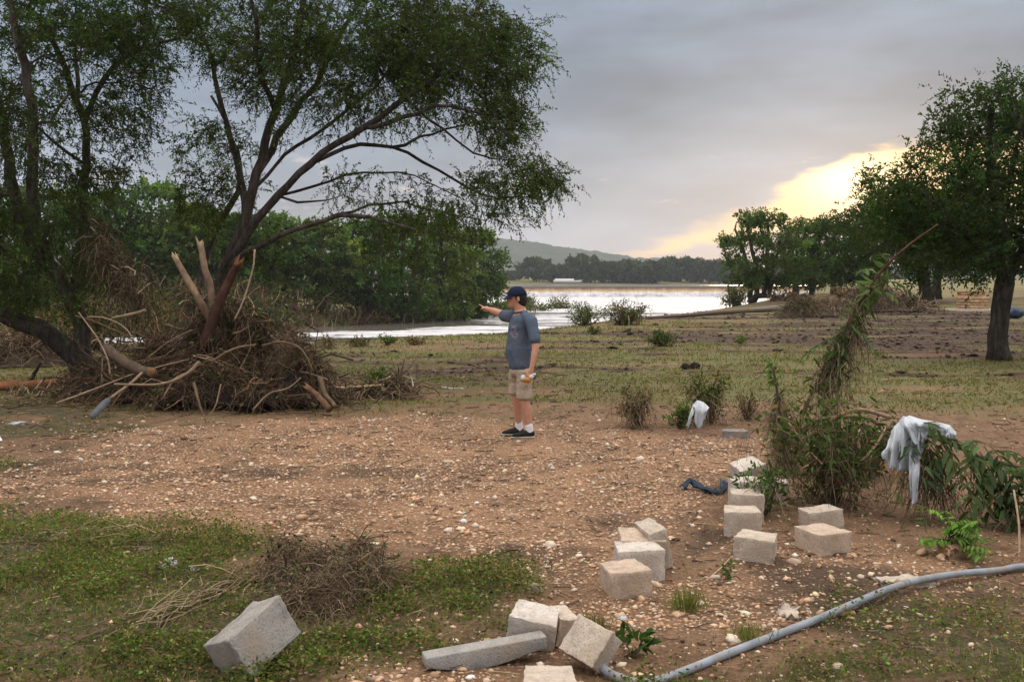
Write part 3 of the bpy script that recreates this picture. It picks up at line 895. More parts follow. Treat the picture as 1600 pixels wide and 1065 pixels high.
# ---- tall flat-topped trees by the end of the weir
def mid_tree(name, label, u, vb, d, vt, wu, seed, n_t=130, lean=0, col=(.075, .118, .036), L=.34, W=.16, stems=2, group=None, low=.33, bark=(.085, .07, .06), lay=3, zb=None):
    """tree given by its foot pixel u, depth d, top row vt and half width wu (photo pixels)"""
    rng = np.random.default_rng(seed)
    base = P(u, vb, d)
    base.z = (hz(base.x, d) if zb is None else zb) - .15
    H = P(u, vt, d).z - base.z
    w = wu / FPX * d
    limbs = []
    for s in range(stems):
        o = (s - (stems - 1) / 2) * .12 * w
        top = np.array(base) + np.array([o * 3 + lean * w + rng.normal(0, .1) * w, rng.normal(0, .15) * w, H * rng.uniform(.78, .92)])
        b0 = np.array(base) + np.array([o, rng.normal(0, .05) * w, 0])
        mid = b0 * .5 + top * .5 + np.array([rng.normal(0, .05) * w - o * .6, 0, 0])
        limbs.append(([Vector(b0), Vector(b0 * .75 + mid * .25), Vector(mid), Vector(top)], .028 * H + .04, .012 * H))
    T = []
    for k in range(n_t):
        if lay:      # foliage in flat layered pads
            f = rng.integers(0, lay + 1) / lay
            zz = H * (low + (1 - low) * f) + rng.normal(0, .03) * H - .02 * H
            rr = w * (1.0 - .45 * abs(f - .55) ** 1.2 - (.25 if f > .9 else 0)) * math.sqrt(rng.uniform(0, 1))
        else:
            q = unit(rng.normal(size=(1, 3)))[0] * rng.uniform(.2, 1) ** .4
            zz = H * (low + (1 - low) * (.5 + .5 * q[2])); rr = w * math.hypot(q[0], q[1])
        an = rng.uniform(0, 2 * math.pi)
        lump = 1 + .25 * math.sin(3 * an + seed)
        T.append((base.x + lean * w + math.cos(an) * rr * lump, base.y + math.sin(an) * rr * lump * .8, base.z + zz - .06 * H * (rr / w) ** 2))
    T = np.array(T)
    A, par, rad, kids, ends, cnt = grow(limbs, T, rng, .0035 * H, rtip=.02, step=.09 * H, lift=.1)
    e = empty(name, base, label, 'tree', group)
    wb = MB(); lb = MB()
    wood_mesh(wb, A, par, rad, kids, cnt, np.array(bark), rng, root_flare=False)
    foliage(lb, A[ends], rng, T.mean(0), twigs=7, tl=.085 * H, per=8, L=L, W=W, droop=.12, base=col, spread=.035 * H, val=.4, outward=.5)
    wb.build('trunk', M['bark'], e, smooth=True)
    lb.build('crown', M['leaf'], e)
    return e
mid_tree('riverside_tree', 'flat-topped tree with several trunks right beside the weir, leftmost of its group', 1187, 476, 84, 341, 66, 21, 190, -.05, stems=4, L=.30, W=.13)
mid_tree('riverside_tree', 'slim flat-topped tree second from the left in the group beside the weir', 1243, 474, 92, 357, 44, 22, 130, .1, stems=2, L=.30, W=.14)
mid_tree('riverside_tree', 'flat-topped tree in the middle of the group beside the weir, two trunks', 1268, 473, 98, 350, 46, 23, 130, .1, stems=2, L=.30, W=.14)
mid_tree('riverside_tree', 'dark flat-topped tree right of middle in the group beside the weir', 1305, 472, 100, 356, 46, 24, 120, 0, stems=3, L=.32, W=.15, col=(.06, .095, .03))
mid_tree('riverside_tree', 'rightmost tree of the group beside the weir, touching the oak crown', 1345, 470, 96, 360, 48, 25, 120, 0, stems=2, L=.32, W=.15, col=(.058, .092, .03))

# ---- wood on the left bank of the river
bank = [  # u, row of top, half width px, depth, seed, tint, label
    (-60, 315, 95, 92, 1, 'round green tree at the far left edge of the left bank wood'),
    (70, 300, 90, 96, 0, 'tall green tree on the left bank behind the bent dark trunk'),
    (170, 312, 75, 98, 1, 'green tree on the left bank between the dark tree and the pale broken trunks'),
    (248, 296, 70, 100, 0, 'tallest green tree on the left bank, in the gap between the two feathery crowns'),
    (300, 330, 50, 97, 2, 'lower green tree on the left bank right behind the pale broken trunks'),
    (372, 345, 60, 99, 1, 'dark green tree on the left bank behind the leaning trunk'),
    (440, 344, 58, 102, 0, 'rounded green tree on the left bank right of the leaning trunk'),
    (505, 352, 55, 104, 2, 'broad green tree on the left bank above the start of the white water'),
    (570, 352, 58, 107, 1, 'yellowish green tree in the middle of the left bank wood'),
    (632, 350, 58, 110, 0, 'bright green tree right of the middle of the left bank wood'),
    (690, 362, 50, 114, 2, 'dark green tree left of the pointing hand on the left bank'),
    (742, 370, 46, 120, 1, 'last tree of the left bank wood, above the pointing hand'),
]
tints = [(.080, .132, .040), (.066, .112, .034), (.098, .140, .038)]
for k, (u, vt, wu, d, ti, lab) in enumerate(bank):
    zb = float(land(P(u, 480, d).x, d))
    mid_tree('bank_tree', lab, u, 480, d, vt, wu, 40 + k, 145, 0, tints[ti], .46, .23, 3, 'trees of the left bank wood', .32, (.07, .05, .04), lay=4, zb=zb)
# ---- far treeline beyond the pool
rng = np.random.default_rng(77)
far = [(790, 425, 20), (838, 403, 30), (875, 415, 24), (912, 398, 36), (950, 410, 26), (985, 412, 28), (1020, 408, 26), (1052, 404, 26), (1080, 402, 24), (1108, 408, 26), (1140, 412, 24), (1172, 414, 24), (1210, 416, 26), (1250, 416, 26), (1290, 414, 28), (1330, 414, 28), (1375, 416, 28), (1420, 414, 30), (760, 420, 26)]
protos = []
def copy_thing(e, loc, label=None, scale=1.0, rz=0.0):
    r = e.copy(); COL.objects.link(r)
    r.location = loc; r.scale = (scale, scale, scale); r.rotation_euler = (0, 0, rz)
    if label: r['label'] = label
    for ch in e.children:
        q = ch.copy(); COL.objects.link(q); q.parent = r
    return r
farlab = ['leftmost tree of the far treeline, beside the left bank wood', 'rounded tree of the far treeline under the hill, left of the white boat', 'low tree of the far treeline just left of the white boat', 'tallest rounded tree of the far treeline, behind the white boat',
          'tree of the far treeline just right of the tallest one', 'tree of the far treeline above the left part of the weir', 'tree of the far treeline above the left middle of the weir', 'tree of the far treeline above the middle of the weir', 'tree of the far treeline above the right middle of the weir', 'tree of the far treeline above the right part of the weir',
          'tree of the far treeline seen just left of the riverside group', 'far tree seen through the leftmost riverside crown', 'far tree seen between the first two riverside trees', 'far tree seen behind the slim riverside tree', 'far tree seen behind the middle riverside trees', 'far tree seen behind the right riverside trees', 'far tree seen past the rightmost riverside tree', 'far tree seen left of the thick dark oak trunk', 'small far tree peeping over the end of the left bank wood']
far = far + []
for k, (u, vt, wu) in enumerate(far):
    d = 660 + rng.uniform(-25, 45)
    if k < 5:
        e = mid_tree('far_tree', farlab[k], u, 440, d, vt, wu, 90 + k, 110, 0, (.055, .080, .036), 1.9, 1.2, 1, 'far treeline across the pool', .12, lay=0)
        protos.append((e, P(u, vt, d).z - e.location.z))
    else:
        e, H0 = protos[k % 5]
        p = P(u, 440, d); p.z = hz(p.x, d) - .15
        copy_thing(e, p, farlab[k], (P(u, vt, d).z - p.z) / H0, rng.uniform(0, 6))

# ================================================================== PERSON
def blob(name, parts, voxel, mat, parent, smooth_it=4, noise=None, origin=None):
    """one continuous skin: parts are (p0, r0, p1, r1[, scale-xyz]) tapered capsules in thing-local metres, fused by voxel remesh"""
    bm = bmesh.new()
    for pt in parts:
        p0, r0, p1, r1 = Vector(pt[0]), pt[1], Vector(pt[2]), pt[3]
        sc = pt[4] if len(pt) > 4 else (1, 1, 1)
        L = (p1 - p0).length
        n = max(1, int(L / (min(r0, r1) * (.28 if len(pt) < 5 else .10))))
        for k in range(n + 1):
            t = k / n
            r = r0 + (r1 - r0) * t
            bmesh.ops.create_icosphere(bm, subdivisions=2, radius=1.0, matrix=Matrix.Translation(p0.lerp(p1, t)) @ (pt[5] if len(pt) > 5 else Matrix.Identity(4)) @ Matrix.Diagonal((r * sc[0], r * sc[1], r * sc[2], 1)))
    me = bpy.data.meshes.new(name); bm.to_mesh(me); bm.free()
    sc2 = bpy.data.scenes.new('workbench_scene')
    tmp = bpy.data.objects.new('tmp', me); sc2.collection.objects.link(tmp)
    md = tmp.modifiers.new('r', 'REMESH'); md.mode = 'VOXEL'; md.voxel_size = voxel; md.use_smooth_shade = True
    sm = tmp.modifiers.new('s', 'SMOOTH'); sm.iterations = smooth_it; sm.factor = .5
    sc2.view_layers[0].update(); dg = sc2.view_layers[0].depsgraph
    out = bpy.data.meshes.new_from_object(tmp.evaluated_get(dg))
    bpy.data.objects.remove(tmp); bpy.data.meshes.remove(me); bpy.data.scenes.remove(sc2)
    if noise:
        amp, sc = noise
        co = np.zeros(len(out.vertices) * 3, np.float32); out.vertices.foreach_get('co', co); co = co.reshape(-1, 3)
        no = np.zeros(len(out.vertices) * 3, np.float32); out.vertex_normals.foreach_get('vector', no); no = no.reshape(-1, 3)
        f = fbm(co[:, 0] * sc + co[:, 1] * sc * .7, co[:, 2] * sc * .8 + co[:, 1] * sc * .5, 55, 3) - .5
        co += no * (f * 2 * amp)[:, None]
        out.vertices.foreach_set('co', co.ravel())
    out.name = name
    out.materials.clear(); out.materials.append(mat)
    for p in out.polygons: p.use_smooth = True
    o = bpy.data.objects.new(name, out); COL.objects.link(o)
    o.parent = parent
    return o
def plain(name, c, rough=.8, spec=.2, nscale=0, namp=.2, bscale=0, bstr=.3, bdist=.004):
    m, g, out = new_mat(name)
    cc = g.node('ShaderNodeRGB').outputs[0]; cc.default_value = (*c, 1)
    if nscale: cc = g.mix(1.0, cc, g.ramp(g.noise(objco(g), nscale, 5, .6), [(.25, 1 - namp), (.75, 1 + namp)]), 'MULTIPLY')
    nm = bump(g, g.noise(objco(g), bscale, 4, .6), bstr, bdist) if bscale else None
    g.put(out.inputs[0], prin(g, cc, rough, spec, nm).outputs[0])
    return m
def skin_mat():
    m, g, out = new_mat('skin')
    c = g.mix(g.noise(objco(g), 14, 4, .6), (.44, .20, .125), (.60, .32, .215))
    p = prin(g, c, .55, .35)
    p.inputs['Subsurface Weight'].default_value = .08
    p.inputs['Subsurface Radius'].default_value = (.02, .008, .004)
    g.put(out.inputs[0], p.outputs[0])
    return m
def shirt_mat():
    m, g, out = new_mat('shirt_cotton')
    co = objco(g)
    c = g.mix(g.noise(co, 9, 5, .6), (.070, .092, .132), (.122, .150, .200))
    # faded print on the chest
    s = g.node('ShaderNodeSeparateXYZ'); g.put(s.inputs[0], co)
    dx = g.m('DIVIDE', g.m('SUBTRACT', s.outputs[0], -.085), .050); dz = g.m('DIVIDE', g.m('SUBTRACT', s.outputs[2], 1.215), .085)
    inside = g.m('MULTIPLY', g.ss(g.m('ADD', g.m('POWER', dx, 2), g.m('POWER', dz, 2)), 1.1, .6), g.ss(s.outputs[1], .03, -.03))
    pn = g.noise(co, 34, 3, .5)
    pr = g.mix(g.ss(pn, .45, .6), (.27, .15, .17), (.28, .27, .32))
    c = g.mix(g.m('MULTIPLY', inside, g.m('MULTIPLY', g.ss(pn, .40, .56), .6)), c, pr)
    wr = g.noise(g.mapping(co, (9, 9, 5), rot=(.2, .45, .3)), 1.0, 3, .55, 1.2)
    g.put(out.inputs[0], prin(g, c, .95, .1, bump(g, wr, .6, .04)).outputs[0])
    return m
def build_person():
    f0 = G0(815, 681)
    S = 136.0 / (FPX / f0.y) if False else 1.0
    base = Vector((f0.x, f0.y, hz(f0.x, f0.y)))
    e = empty('person', base, 'man in navy cap, blue T-shirt and khaki shorts pointing left across the gravel', 'person')
    sk = skin_mat()
    # --- body: head, neck, arms, hands, legs as one skin
    B = []
    A = lambda *a: B.append(a)
    # head (profile to the left, turned slightly away)
    A((-.055, .0, 1.605), .088, (-.062, .0, 1.60), .086, (1.08, .86, 1.16))
    A((-.085, .005, 1.545), .062, (-.105, .006, 1.525), .050, (1.0, .95, 1.0))      # jaw
    A((-.130, .006, 1.505), .026, (-.138, .006, 1.512), .022)                       # chin
    A((-.148, .008, 1.60), .013, (-.165, .009, 1.572), .015, (1, .9, 1))            # nose
    A((-.140, .008, 1.62), .020, (-.141, .008, 1.612), .018, (1, 1.9, .8))          # brow
    A((-.150, .008, 1.542), .010, (-.150, .008, 1.540), .010, (1, 2.2, .7))         # lips
    A((-.150, .008, 1.530), .010, (-.150, .008, 1.528), .010, (1, 2.0, .7))
    for s in (-1, 1):
        A((-.040, s * .079 + .002, 1.590), .021, (-.034, s * .086, 1.572), .015, (1, .55, 1.5))   # ears
    A((-.040, .0, 1.54), .062, (-.010, .0, 1.43), .068, (1, .95, 1))                # neck
    A((-.01, .0, 1.40), .09, (-.01, 0, 1.30), .12)                                  # chest core under the shirt
    # near (left) arm hanging
    sh, el, wr_ = (.115, -.165, 1.335), (.155, -.235, 1.055), (.112, -.285, .835)
    A(sh, .045, el, .040); A(el, .043, ((el[0] + wr_[0]) / 2 + .004, -.262, .955), .040); A(((el[0] + wr_[0]) / 2 + .004, -.262, .955), .040, wr_, .028)
    A(wr_, .028, (.098, -.290, .785), .036, (1, .65, 1))                            # palm
    for k, (dx, L) in enumerate(((-.030, .060), (-.010, .068), (.010, .065), (.028, .052))):   # fingers curled round the held thing
        b0 = Vector((.096 + dx * .8, -.295, .757)); m1 = b0 + Vector((-.006, -.022, -.032)); m2 = m1 + Vector((-.010, .016, -.022)); m3 = m2 + Vector((.002, .022, .004))
        A(b0, .0105, m1, .0095); A(m1, .0095, m2, .009); A(m2, .009, m3, .008)
    A((.073, -.297, .790), .013, (.055, -.314, .762), .011); A((.055, -.314, .762), .011, (.055, -.320, .738), .009)   # thumb
    # far (right) arm pointing
    sh, el, wr_ = (-.115, .125, 1.375), (-.262, .36, 1.415), (-.385, .565, 1.452)
    A(sh, .055, el, .042); mid = tuple((a * .6 + b * .4) for a, b in zip(el, wr_)); A(el, .042, mid, .042); A(mid, .042, wr_, .029)
    pm = Vector(wr_); dv = (Vector(wr_) - Vector(el)).normalized(); up = Vector((0, 0, 1)); sd_ = dv.cross(up).normalized()
    pc = pm + dv * .065
    A(tuple(pm), .029, tuple(pc), .037, (1, 1, .72))
    kn = pm + dv * .105
    # index finger straight, slightly up; the others folded
    a0 = kn - sd_ * .026 + up * .012
    A(tuple(a0), .012, tuple(a0 + dv * .045 + up * .006), .0105); A(tuple(a0 + dv * .045 + up * .006), .0105, tuple(a0 + dv * .098 + up * .010), .0085)
    for k in range(3):
        b0 = kn + sd_ * (-.004 + .021 * k) - up * .002
        b1 = b0 + dv * .032 - up * .016; b2 = b1 - up * .026 - dv * .010; b3 = b2 - dv * .024
        A(tuple(b0), .0115, tuple(b1), .0105); A(tuple(b1), .0105, tuple(b2), .010); A(tuple(b2), .010, tuple(b3), .009)
    t0 = pm + dv * .045 - sd_ * .03 + up * .004; t1 = t0 + dv * .038 - sd_ * .018 - up * .01; t2 = t1 + dv * .03 - up * .012
    A(tuple(t0), .015, tuple(t1), .012); A(tuple(t1), .012, tuple(t2), .010)
    # legs
    A((-.01, 0, 1.0), .11, (-.01, 0, .82), .115, (.95, 1.0, 1))
    for hip, kn, ak, y in (((.03, -.075, .76), (.020, -.095, .47), (.085, -.105, .085), -.1), ((-.055, .075, .76), (-.075, .09, .47), (-.030, .12, .095), .1)):
        A(hip, .072, kn, .056)
        calf = tuple(a * .68 + b * .32 for a, b in zip(kn, ak)); calf = (calf[0] + .014, calf[1], calf[2])
        A(kn, .057, calf, .058); A(calf, .058, ak, .037)
    blob('body', B, .0095, sk, e, 3)
    # --- T-shirt
    B = []
    rot = Matrix.Rotation(R(-28), 4, 'Z')
    A((-.012, .0, 1.335), .142, (-.02, .0, 1.26), .156, (.72, 1.14, .62), rot)
    A((-.02, .0, 1.26), .156, (-.030, .0, 1.02), .166, (.84, 1.02, .8), rot)
    A((-.030, .0, 1.02), .165, (-.004, .0, .83), .166, (.90, 1.04, .5), rot)
    A((-.045, .0, 1.06), .14, (-.055, .0, .97), .14, (.98, .9, 1), rot)             # belly
    A((.0, .0, 1.425), .075, (.0, 0, 1.40), .085, (1.0, 1.1, .5))                   # collar
    A((.02, -.05, 1.400), .060, (.105, -.145, 1.335), .074)                          # shoulders
    A((.105, -.145, 1.335), .072, (.146, -.216, 1.14), .063)                         # near sleeve
    A((-.03, .05, 1.405), .062, (-.105, .12, 1.372), .078)
    A((-.105, .12, 1.372), .078, (-.195, .245, 1.385), .072)                        # far sleeve
    sh_o = blob('t_shirt', B, .010, shirt_mat(), e, 4, (.010, 9))
    # --- shorts
    B = []
    A((-.008, 0, .84), .135, (-.008, 0, .76), .142, (.86, 1.02, .6), rot)
    A((.028, -.082, .76), .098, (.024, -.095, .47), .092, (1.02, 1, .35))
    A((-.052, .082, .76), .096, (-.070, .09, .50), .088, (1.02, 1, .35))
    blob('shorts', B, .010, plain('khaki', (.42, .345, .255), .95, .1, 12, .14, 22, .7, .03), e, 2, (.016, 12))
    # --- socks, shoes
    sock = plain('white_cotton', (.74, .72, .74), .95, .1, 30, .08, 60, .4, .004)
    shoe = plain('black_suede', (.022, .020, .020), .85, .2, 25, .3)
    sole = plain('pale_rubber', (.42, .38, .33), .8, .2, 20, .15)
    lace = plain('dark_lace', (.06, .055, .05), .9, .1)
    for (ax, ay, az_), (hx, hy, hz_), (tx, ty, tz) in (((.085, -.105, .085), (.105, -.108, .05), (-.085, -.125, .035)), ((-.030, .12, .095), (-.012, .12, .05), (-.195, .10, .035))):
        B = []; A((ax - .004, ay, az_ + .065), .046, (ax + .006, ay, .065), .048)
        blob('sock', B, .008, sock, e, 2)
        B = []
        v = Vector((tx - hx, ty - hy, 0)).normalized(); L = Vector((tx - hx, ty - hy, 0)).length
        h0 = Vector((hx, hy, .060)); 
        A(tuple(h0), .046, tuple(h0 + v * .06), .046, (1, 1, .95)); A(tuple(h0 + v * .06), .047, tuple(h0 + v * (L - .05) - Vector((0, 0, .018))), .044, (1, 1, .8)); A(tuple(h0 + v * (L - .05) - Vector((0, 0, .018))), .045, tuple(h0 + v * L - Vector((0, 0, .026))), .036, (1, 1, .75))
        so = blob('shoe', B, .007, shoe, e, 3)
        B = []
        A((hx, hy, .020), .049, tuple(Vector((hx, hy, .020)) + v * L * .5), .047, (1.06, 1.0, .36)); A(tuple(Vector((hx, hy, .020)) + v * L * .5), .047, tuple(Vector((hx, hy, .020)) + v * (L + .004)), .042, (1.06, 1.0, .36))
        blob('sole', B, .006, sole, so, 2)
        mb = MB(); side = v.cross(Vector((0, 0, 1)))
        for q in range(3):
            c = h0 + v * (.075 + .024 * q) + Vector((0, 0, .034 - .006 * q))
            add_tube(mb, [c - side * .028 - Vector((0, 0, .006)), c + Vector((0, 0, .004)), c + side * .028 - Vector((0, 0, .006))], .004, 5, (.06, .055, .05))
        mb.build('laces', lace, so, origin=(0, 0, 0))
    # --- hair, beard, eye
    hair = plain('dark_hair', (.020, .015, .012), .8, .3, 80, .4, 90, .6, .004)
    B = []
    A((-.018, .0, 1.60), .086, (-.002, 0, 1.55), .066, (.95, 1.0, 1.05)); A((-.015, 0, 1.535), .058, (-.008, 0, 1.515), .050, (1, 1.05, .8))
    for s in (-1, 1): A((-.062, s * .074, 1.605), .016, (-.064, s * .075, 1.575), .010, (1, .6, 1))
    blob('hair', B, .007, hair, e, 2)
    B = []; A((-.140, .006, 1.512), .021, (-.132, .006, 1.497), .022, (.95, 1.2, .8)); A((-.152, .007, 1.551), .007, (-.152, .007, 1.550), .007, (1, 2.4, .7))
    blob('beard', B, .005, plain('grey_stubble', (.34, .26, .20), .9, .1, 90, .3), e, 2)
    eye_m = plain('eye', (.03, .022, .02), .3, .5)
    for s in (-1, 1):
        B = []; A((-.139, .008 + s * .028, 1.600), .0085, (-.139, .008 + s * .028, 1.600), .008)
        blob('eye', B, .004, eye_m, e, 1)
    # --- cap with brim
    navy = plain('navy_cotton', (.010, .016, .042), .85, .2, 20, .2, 40, .3, .003)
    V = []; F = []
    nu, nv = 24, 9
    tilt = Matrix.Rotation(R(-7), 4, 'Y')
    for i in range(nv):
        a = i / (nv - 1) * math.pi / 2
        for k in range(nu):
            t = k / nu * 2 * math.pi
            r = math.cos(a) ** .82
            V.append(Vector((-.052, 0, 1.617)) + tilt @ Vector((.113 * r * math.cos(t), .092 * r * math.sin(t), .112 * math.sin(a))))
    for i in range(nv - 1):
        for k in range(nu): F.append((i * nu + k, i * nu + (k + 1) % nu, (i + 1) * nu + (k + 1) % nu, (i + 1) * nu + k))
    co = mesh_np('cap', np.array([tuple(v) for v in V]) + np.array(base), np.array(F), navy, e, None, True)
    sd2 = co.modifiers.new('t', 'SOLIDIFY'); sd2.thickness = .004
    V = []; F = []
    nb, nr = 15, 6
    for j in range(nr):
        for k in range(nb):
            t = math.pi + (k / (nb - 1) - .5) * 2.3
            ext = .066 * (j / (nr - 1)) * math.cos((k / (nb - 1) - .5) * 2.3) ** .5
            bx = .113 * math.cos(t) - ext * .98; by = .092 * math.sin(t) * (1 - .05 * j / (nr - 1))
            V.append(Vector((-.052, 0, 1.619)) + tilt @ Vector((bx, by, .004 - .25 * (by ** 2) * 6 * (j / (nr - 1)) - .004 * j)))
    for j in range(nr - 1):
        for k in range(nb - 1): F.append((j * nb + k, j * nb + k + 1, (j + 1) * nb + k + 1, (j + 1) * nb + k))
    br = mesh_np('brim', np.array([tuple(v) for v in V]) + np.array(base), np.array(F), navy, co, None, True, origin=base)
    s3 = br.modifiers.new('t', 'SOLIDIFY'); s3.thickness = .005
    # pale patch at the brim's edge
    mb = MB()
    c = Vector((-.052, 0, 1.625)) + tilt @ Vector((-.152, -.026, .0))
    for k, (w, h, cc) in enumerate(((.040, .022, (.62, .50, .66)),)):
        n = 10
        ring = [c + Vector((w * .5 * math.cos(t), -.010 + .004 * math.sin(t), h * .5 * math.sin(t))) for t in np.linspace(0, 2 * math.pi, n, endpoint=False)]
        ring2 = [p + Vector((0, .006, 0)) for p in ring]
        Vv = [tuple(p) for p in ring + ring2]
        mb.add(np.array(Vv) + np.array(base), np.array([(k2, (k2 + 1) % n, n + (k2 + 1) % n, n + k2) for k2 in range(n)]), cc)
        mb.f3.append(np.array([(0, k2, k2 + 1) for k2 in range(1, n - 1)]))
    mb.build('patch', M['straw'], co, origin=base)
    # belt line / hem details: collar ribbing
    mb = MB()
    th_ = np.linspace(0, 2 * math.pi, 25)
    add_tube(mb, [(base.x - .022 + .078 * math.cos(t), base.y + .084 * math.sin(t), base.z + 1.437 + .012 * math.cos(t)) for t in th_], .009, 6, (.07, .095, .15))
    mb.build('collar', M['straw'], sh_o, origin=base)
    # --- what he carries in the lowered hand: a crumpled clear wrapper with amber inside
    b = e.location
    w = empty('crumpled_wrapper', b + Vector((.058, -.307, .69)), "small crumpled clear and amber wrapper in the man's lowered hand", 'wrapper')
    mb = MB(); rng = np.random.default_rng(5)
    def lump(mb, c, r, sc, col, seed):
        bm = bmesh.new(); bmesh.ops.create_icosphere(bm, subdivisions=2, radius=1)
        V = np.array([v.co for v in bm.verts]); F = np.array([[v.index for v in f.verts] for f in bm.faces]); bm.free()
        V = V * (1 + np.random.default_rng(seed).uniform(-.28, .28, (len(V), 1))) * r * np.array(sc)
        mb.add(V + np.array(c), F, col)
    o0 = np.array(w.location)
    lump(mb, o0 + (-.01, 0, .0), .045, (1.25, .7, .8), (.50, .24, .07), 1)
    lump(mb, o0 + (.02, .0, .022), .030, (1.2, .7, .8), (.42, .20, .07), 2)
    mb.build('amber_content', M['straw'], w)
    mb = MB()
    lump(mb, o0 + (-.045, -.004, .022), .030, (1, .7, 1.1), (.66, .66, .66), 3)
    lump(mb, o0 + (.045, -.004, .035), .026, (1.2, .7, 1), (.60, .60, .60), 4)
    lump(mb, o0 + (.075, -.002, .062), .014, (1.8, .8, .8), (.75, .75, .75), 6)
    mb.build('clear_film', plain('film', (.62, .62, .62), .25, .6), w)
build_person()

# ================================================================== FLOOD DEBRIS
BROWN = np.array((.20, .135, .085)); DARK = np.array((.085, .058, .040)); TAN = np.array((.36, .26, .17)); STRAW = np.array((.30, .235, .14))
def bumps_height(x, y, lumps):
    h = np.zeros(np.shape(x))
    for (cx, cy, H, sx, sy) in lumps:
        h = np.maximum(h, H * np.exp(-((x - cx) / sx) ** 2 - ((y - cy) / sy) ** 2))
    return h
def strand_paths(S, D, L, droop, k, rng, wob=.12):
    n = len(S)
    t = np.linspace(0, 1, k)
    PT = S[:, None, :] + D[:, None, :] * (L[:, None] * t[None, :])[:, :, None]
    a = rng.normal(0, 1, (n, 1, 3)) * wob * L[:, None, None]
    PT = PT + a * np.sin(math.pi * t)[None, :, None] + rng.normal(0, .03, (n, k, 3)) * L[:, None, None]
    PT[:, :, 2] -= droop[:, None] * L[:, None] * (t ** 2)[None, :]
    g0 = hgt(PT[:, :, 0], PT[:, :, 1]) + .01
    PT[:, :, 2] = np.maximum(PT[:, :, 2], g0)
    return PT
def pick_cols(n, cols, w, rng, val=.3):
    idx = rng.choice(len(cols), n, p=np.array(w) / sum(w))
    return np.clip(np.array(cols)[idx] * np.exp(rng.normal(0, val, (n, 1))), .01, .7)
def heap(name, label, cat, lumps, n_straw, n_twig, seed, straw_L=(.3, .9), straw_r=.005, twig_L=(.5, 1.6), twig_r=(.007, .02), hang=1.1, leafn=0, leafs=(.05, .12), core_col=(.060, .042, .030), group=None, straw_cols=None, tw=(.5, .3, .25), rough=.10):
    """flood debris: a ragged earthy core under a coat of hanging straw and criss-crossed twigs"""
    rng = np.random.default_rng(seed)
    L_ = np.array(lumps)
    cx, cy = L_[:, 0].mean(), L_[:, 1].mean()
    e = empty(name, (cx, cy, hz(cx, cy)), label, cat, group)
    x0, x1 = (L_[:, 0] - 2 * L_[:, 3]).min(), (L_[:, 0] + 2 * L_[:, 3]).max()
    y0, y1 = (L_[:, 1] - 2 * L_[:, 4]).min(), (L_[:, 1] + 2 * L_[:, 4]).max()
    n = 46
    X, Y = np.meshgrid(np.linspace(x0, x1, n), np.linspace(y0, y1, n), indexing='ij')
    H = bumps_height(X, Y, lumps)
    Z = hgt(X, Y) + H * (.46 + .5 * fbm(X * 3.1, Y * 3.1, seed)) + rough * (fbm(X * 9, Y * 9, seed + 1) - .5) * np.minimum(H * 3, 1) - .05
    V = np.stack([X, Y, Z], -1).reshape(-1, 3)
    i = np.arange(n - 1)[:, None] * n; k = np.arange(n - 1)[None, :]
    F = np.stack([i + k, i + n + k, i + n + k + 1, i + k + 1], -1).reshape(-1, 4)
    keep = (H.ravel()[F].max(1) > .17 * L_[:, 2].max())
    mesh_np('earth_core', V, F[keep], M['bark'], e, np.clip(np.array(core_col)[None] * np.exp(rng.normal(0, .35, (len(V), 1))), .01, .3), False)
    # sample the surface
    def surf(m):
        w = (L_[:, 2] * L_[:, 3] * L_[:, 4]) ** .7; w /= w.sum()
        j = rng.choice(len(L_), m, p=w)
        a = rng.normal(0, .62, (m, 2))
        x = L_[j, 0] + a[:, 0] * L_[j, 3]; y = L_[j, 1] + a[:, 1] * L_[j, 4]
        h = bumps_height(x, y, lumps)
        hole = fbm(x * 2.3 / L_[:, 3].max(), y * 2.3 / L_[:, 3].max(), seed + 5) < .42
        x[hole] = x[~hole][rng.integers(0, max(1, (~hole).sum()), hole.sum())] + rng.normal(0, .05, hole.sum()) * L_[0, 3]
        y[hole] = y[~hole][rng.integers(0, max(1, (~hole).sum()), hole.sum())] if False else y[hole]
        h = bumps_height(x, y, lumps)
        z = hgt(x, y) + h * (.62 + .5 * fbm(x * 3.1, y * 3.1, seed)) + rng.uniform(-.02, .06, m)
        out = unit(np.stack([(x - L_[j, 0]) / L_[j, 3] ** 2, (y - L_[j, 1]) / L_[j, 4] ** 2, np.full(m, .4)], -1) + rng.normal(0, .15, (m, 3)))
        return np.stack([x, y, z], -1), out
    S, O = surf(n_straw)
    D = unit(O * .45 + rng.normal(0, .7, (n_straw, 3)) + np.array([0, 0, -.15]))
    L = rng.uniform(*straw_L, n_straw)
    PT = strand_paths(S, D, L, rng.uniform(.3, 1.2, n_straw) * hang, 5, rng)
    mb = MB()
    sc = straw_cols or [BROWN, DARK, TAN, STRAW]
    strands(mb, PT, straw_r * rng.uniform(.5, 1.3, (n_straw, 1)) * np.linspace(1.1, .5, 5)[None, :], pick_cols(n_straw, sc, (.42, .24, .14, .2)[:len(sc)], rng))
    if leafn:
        C, O2 = surf(leafn)
        Vl, Fl = leaf_geo(C + rng.normal(0, .05, C.shape), unit(O2 + rng.normal(0, .7, C.shape)), rng.uniform(*leafs, leafn), rng.uniform(*leafs, leafn) * .36, rng)
        cc = np.where(rng.uniform(size=(leafn, 1)) < .55, vary((.055, .08, .025), leafn, rng), vary((.16, .11, .06), leafn, rng))
        mb.add(Vl, Fl, np.repeat(cc, 4, 0))
    tag(mb.build('straw', M['straw'], e), kind='stuff')
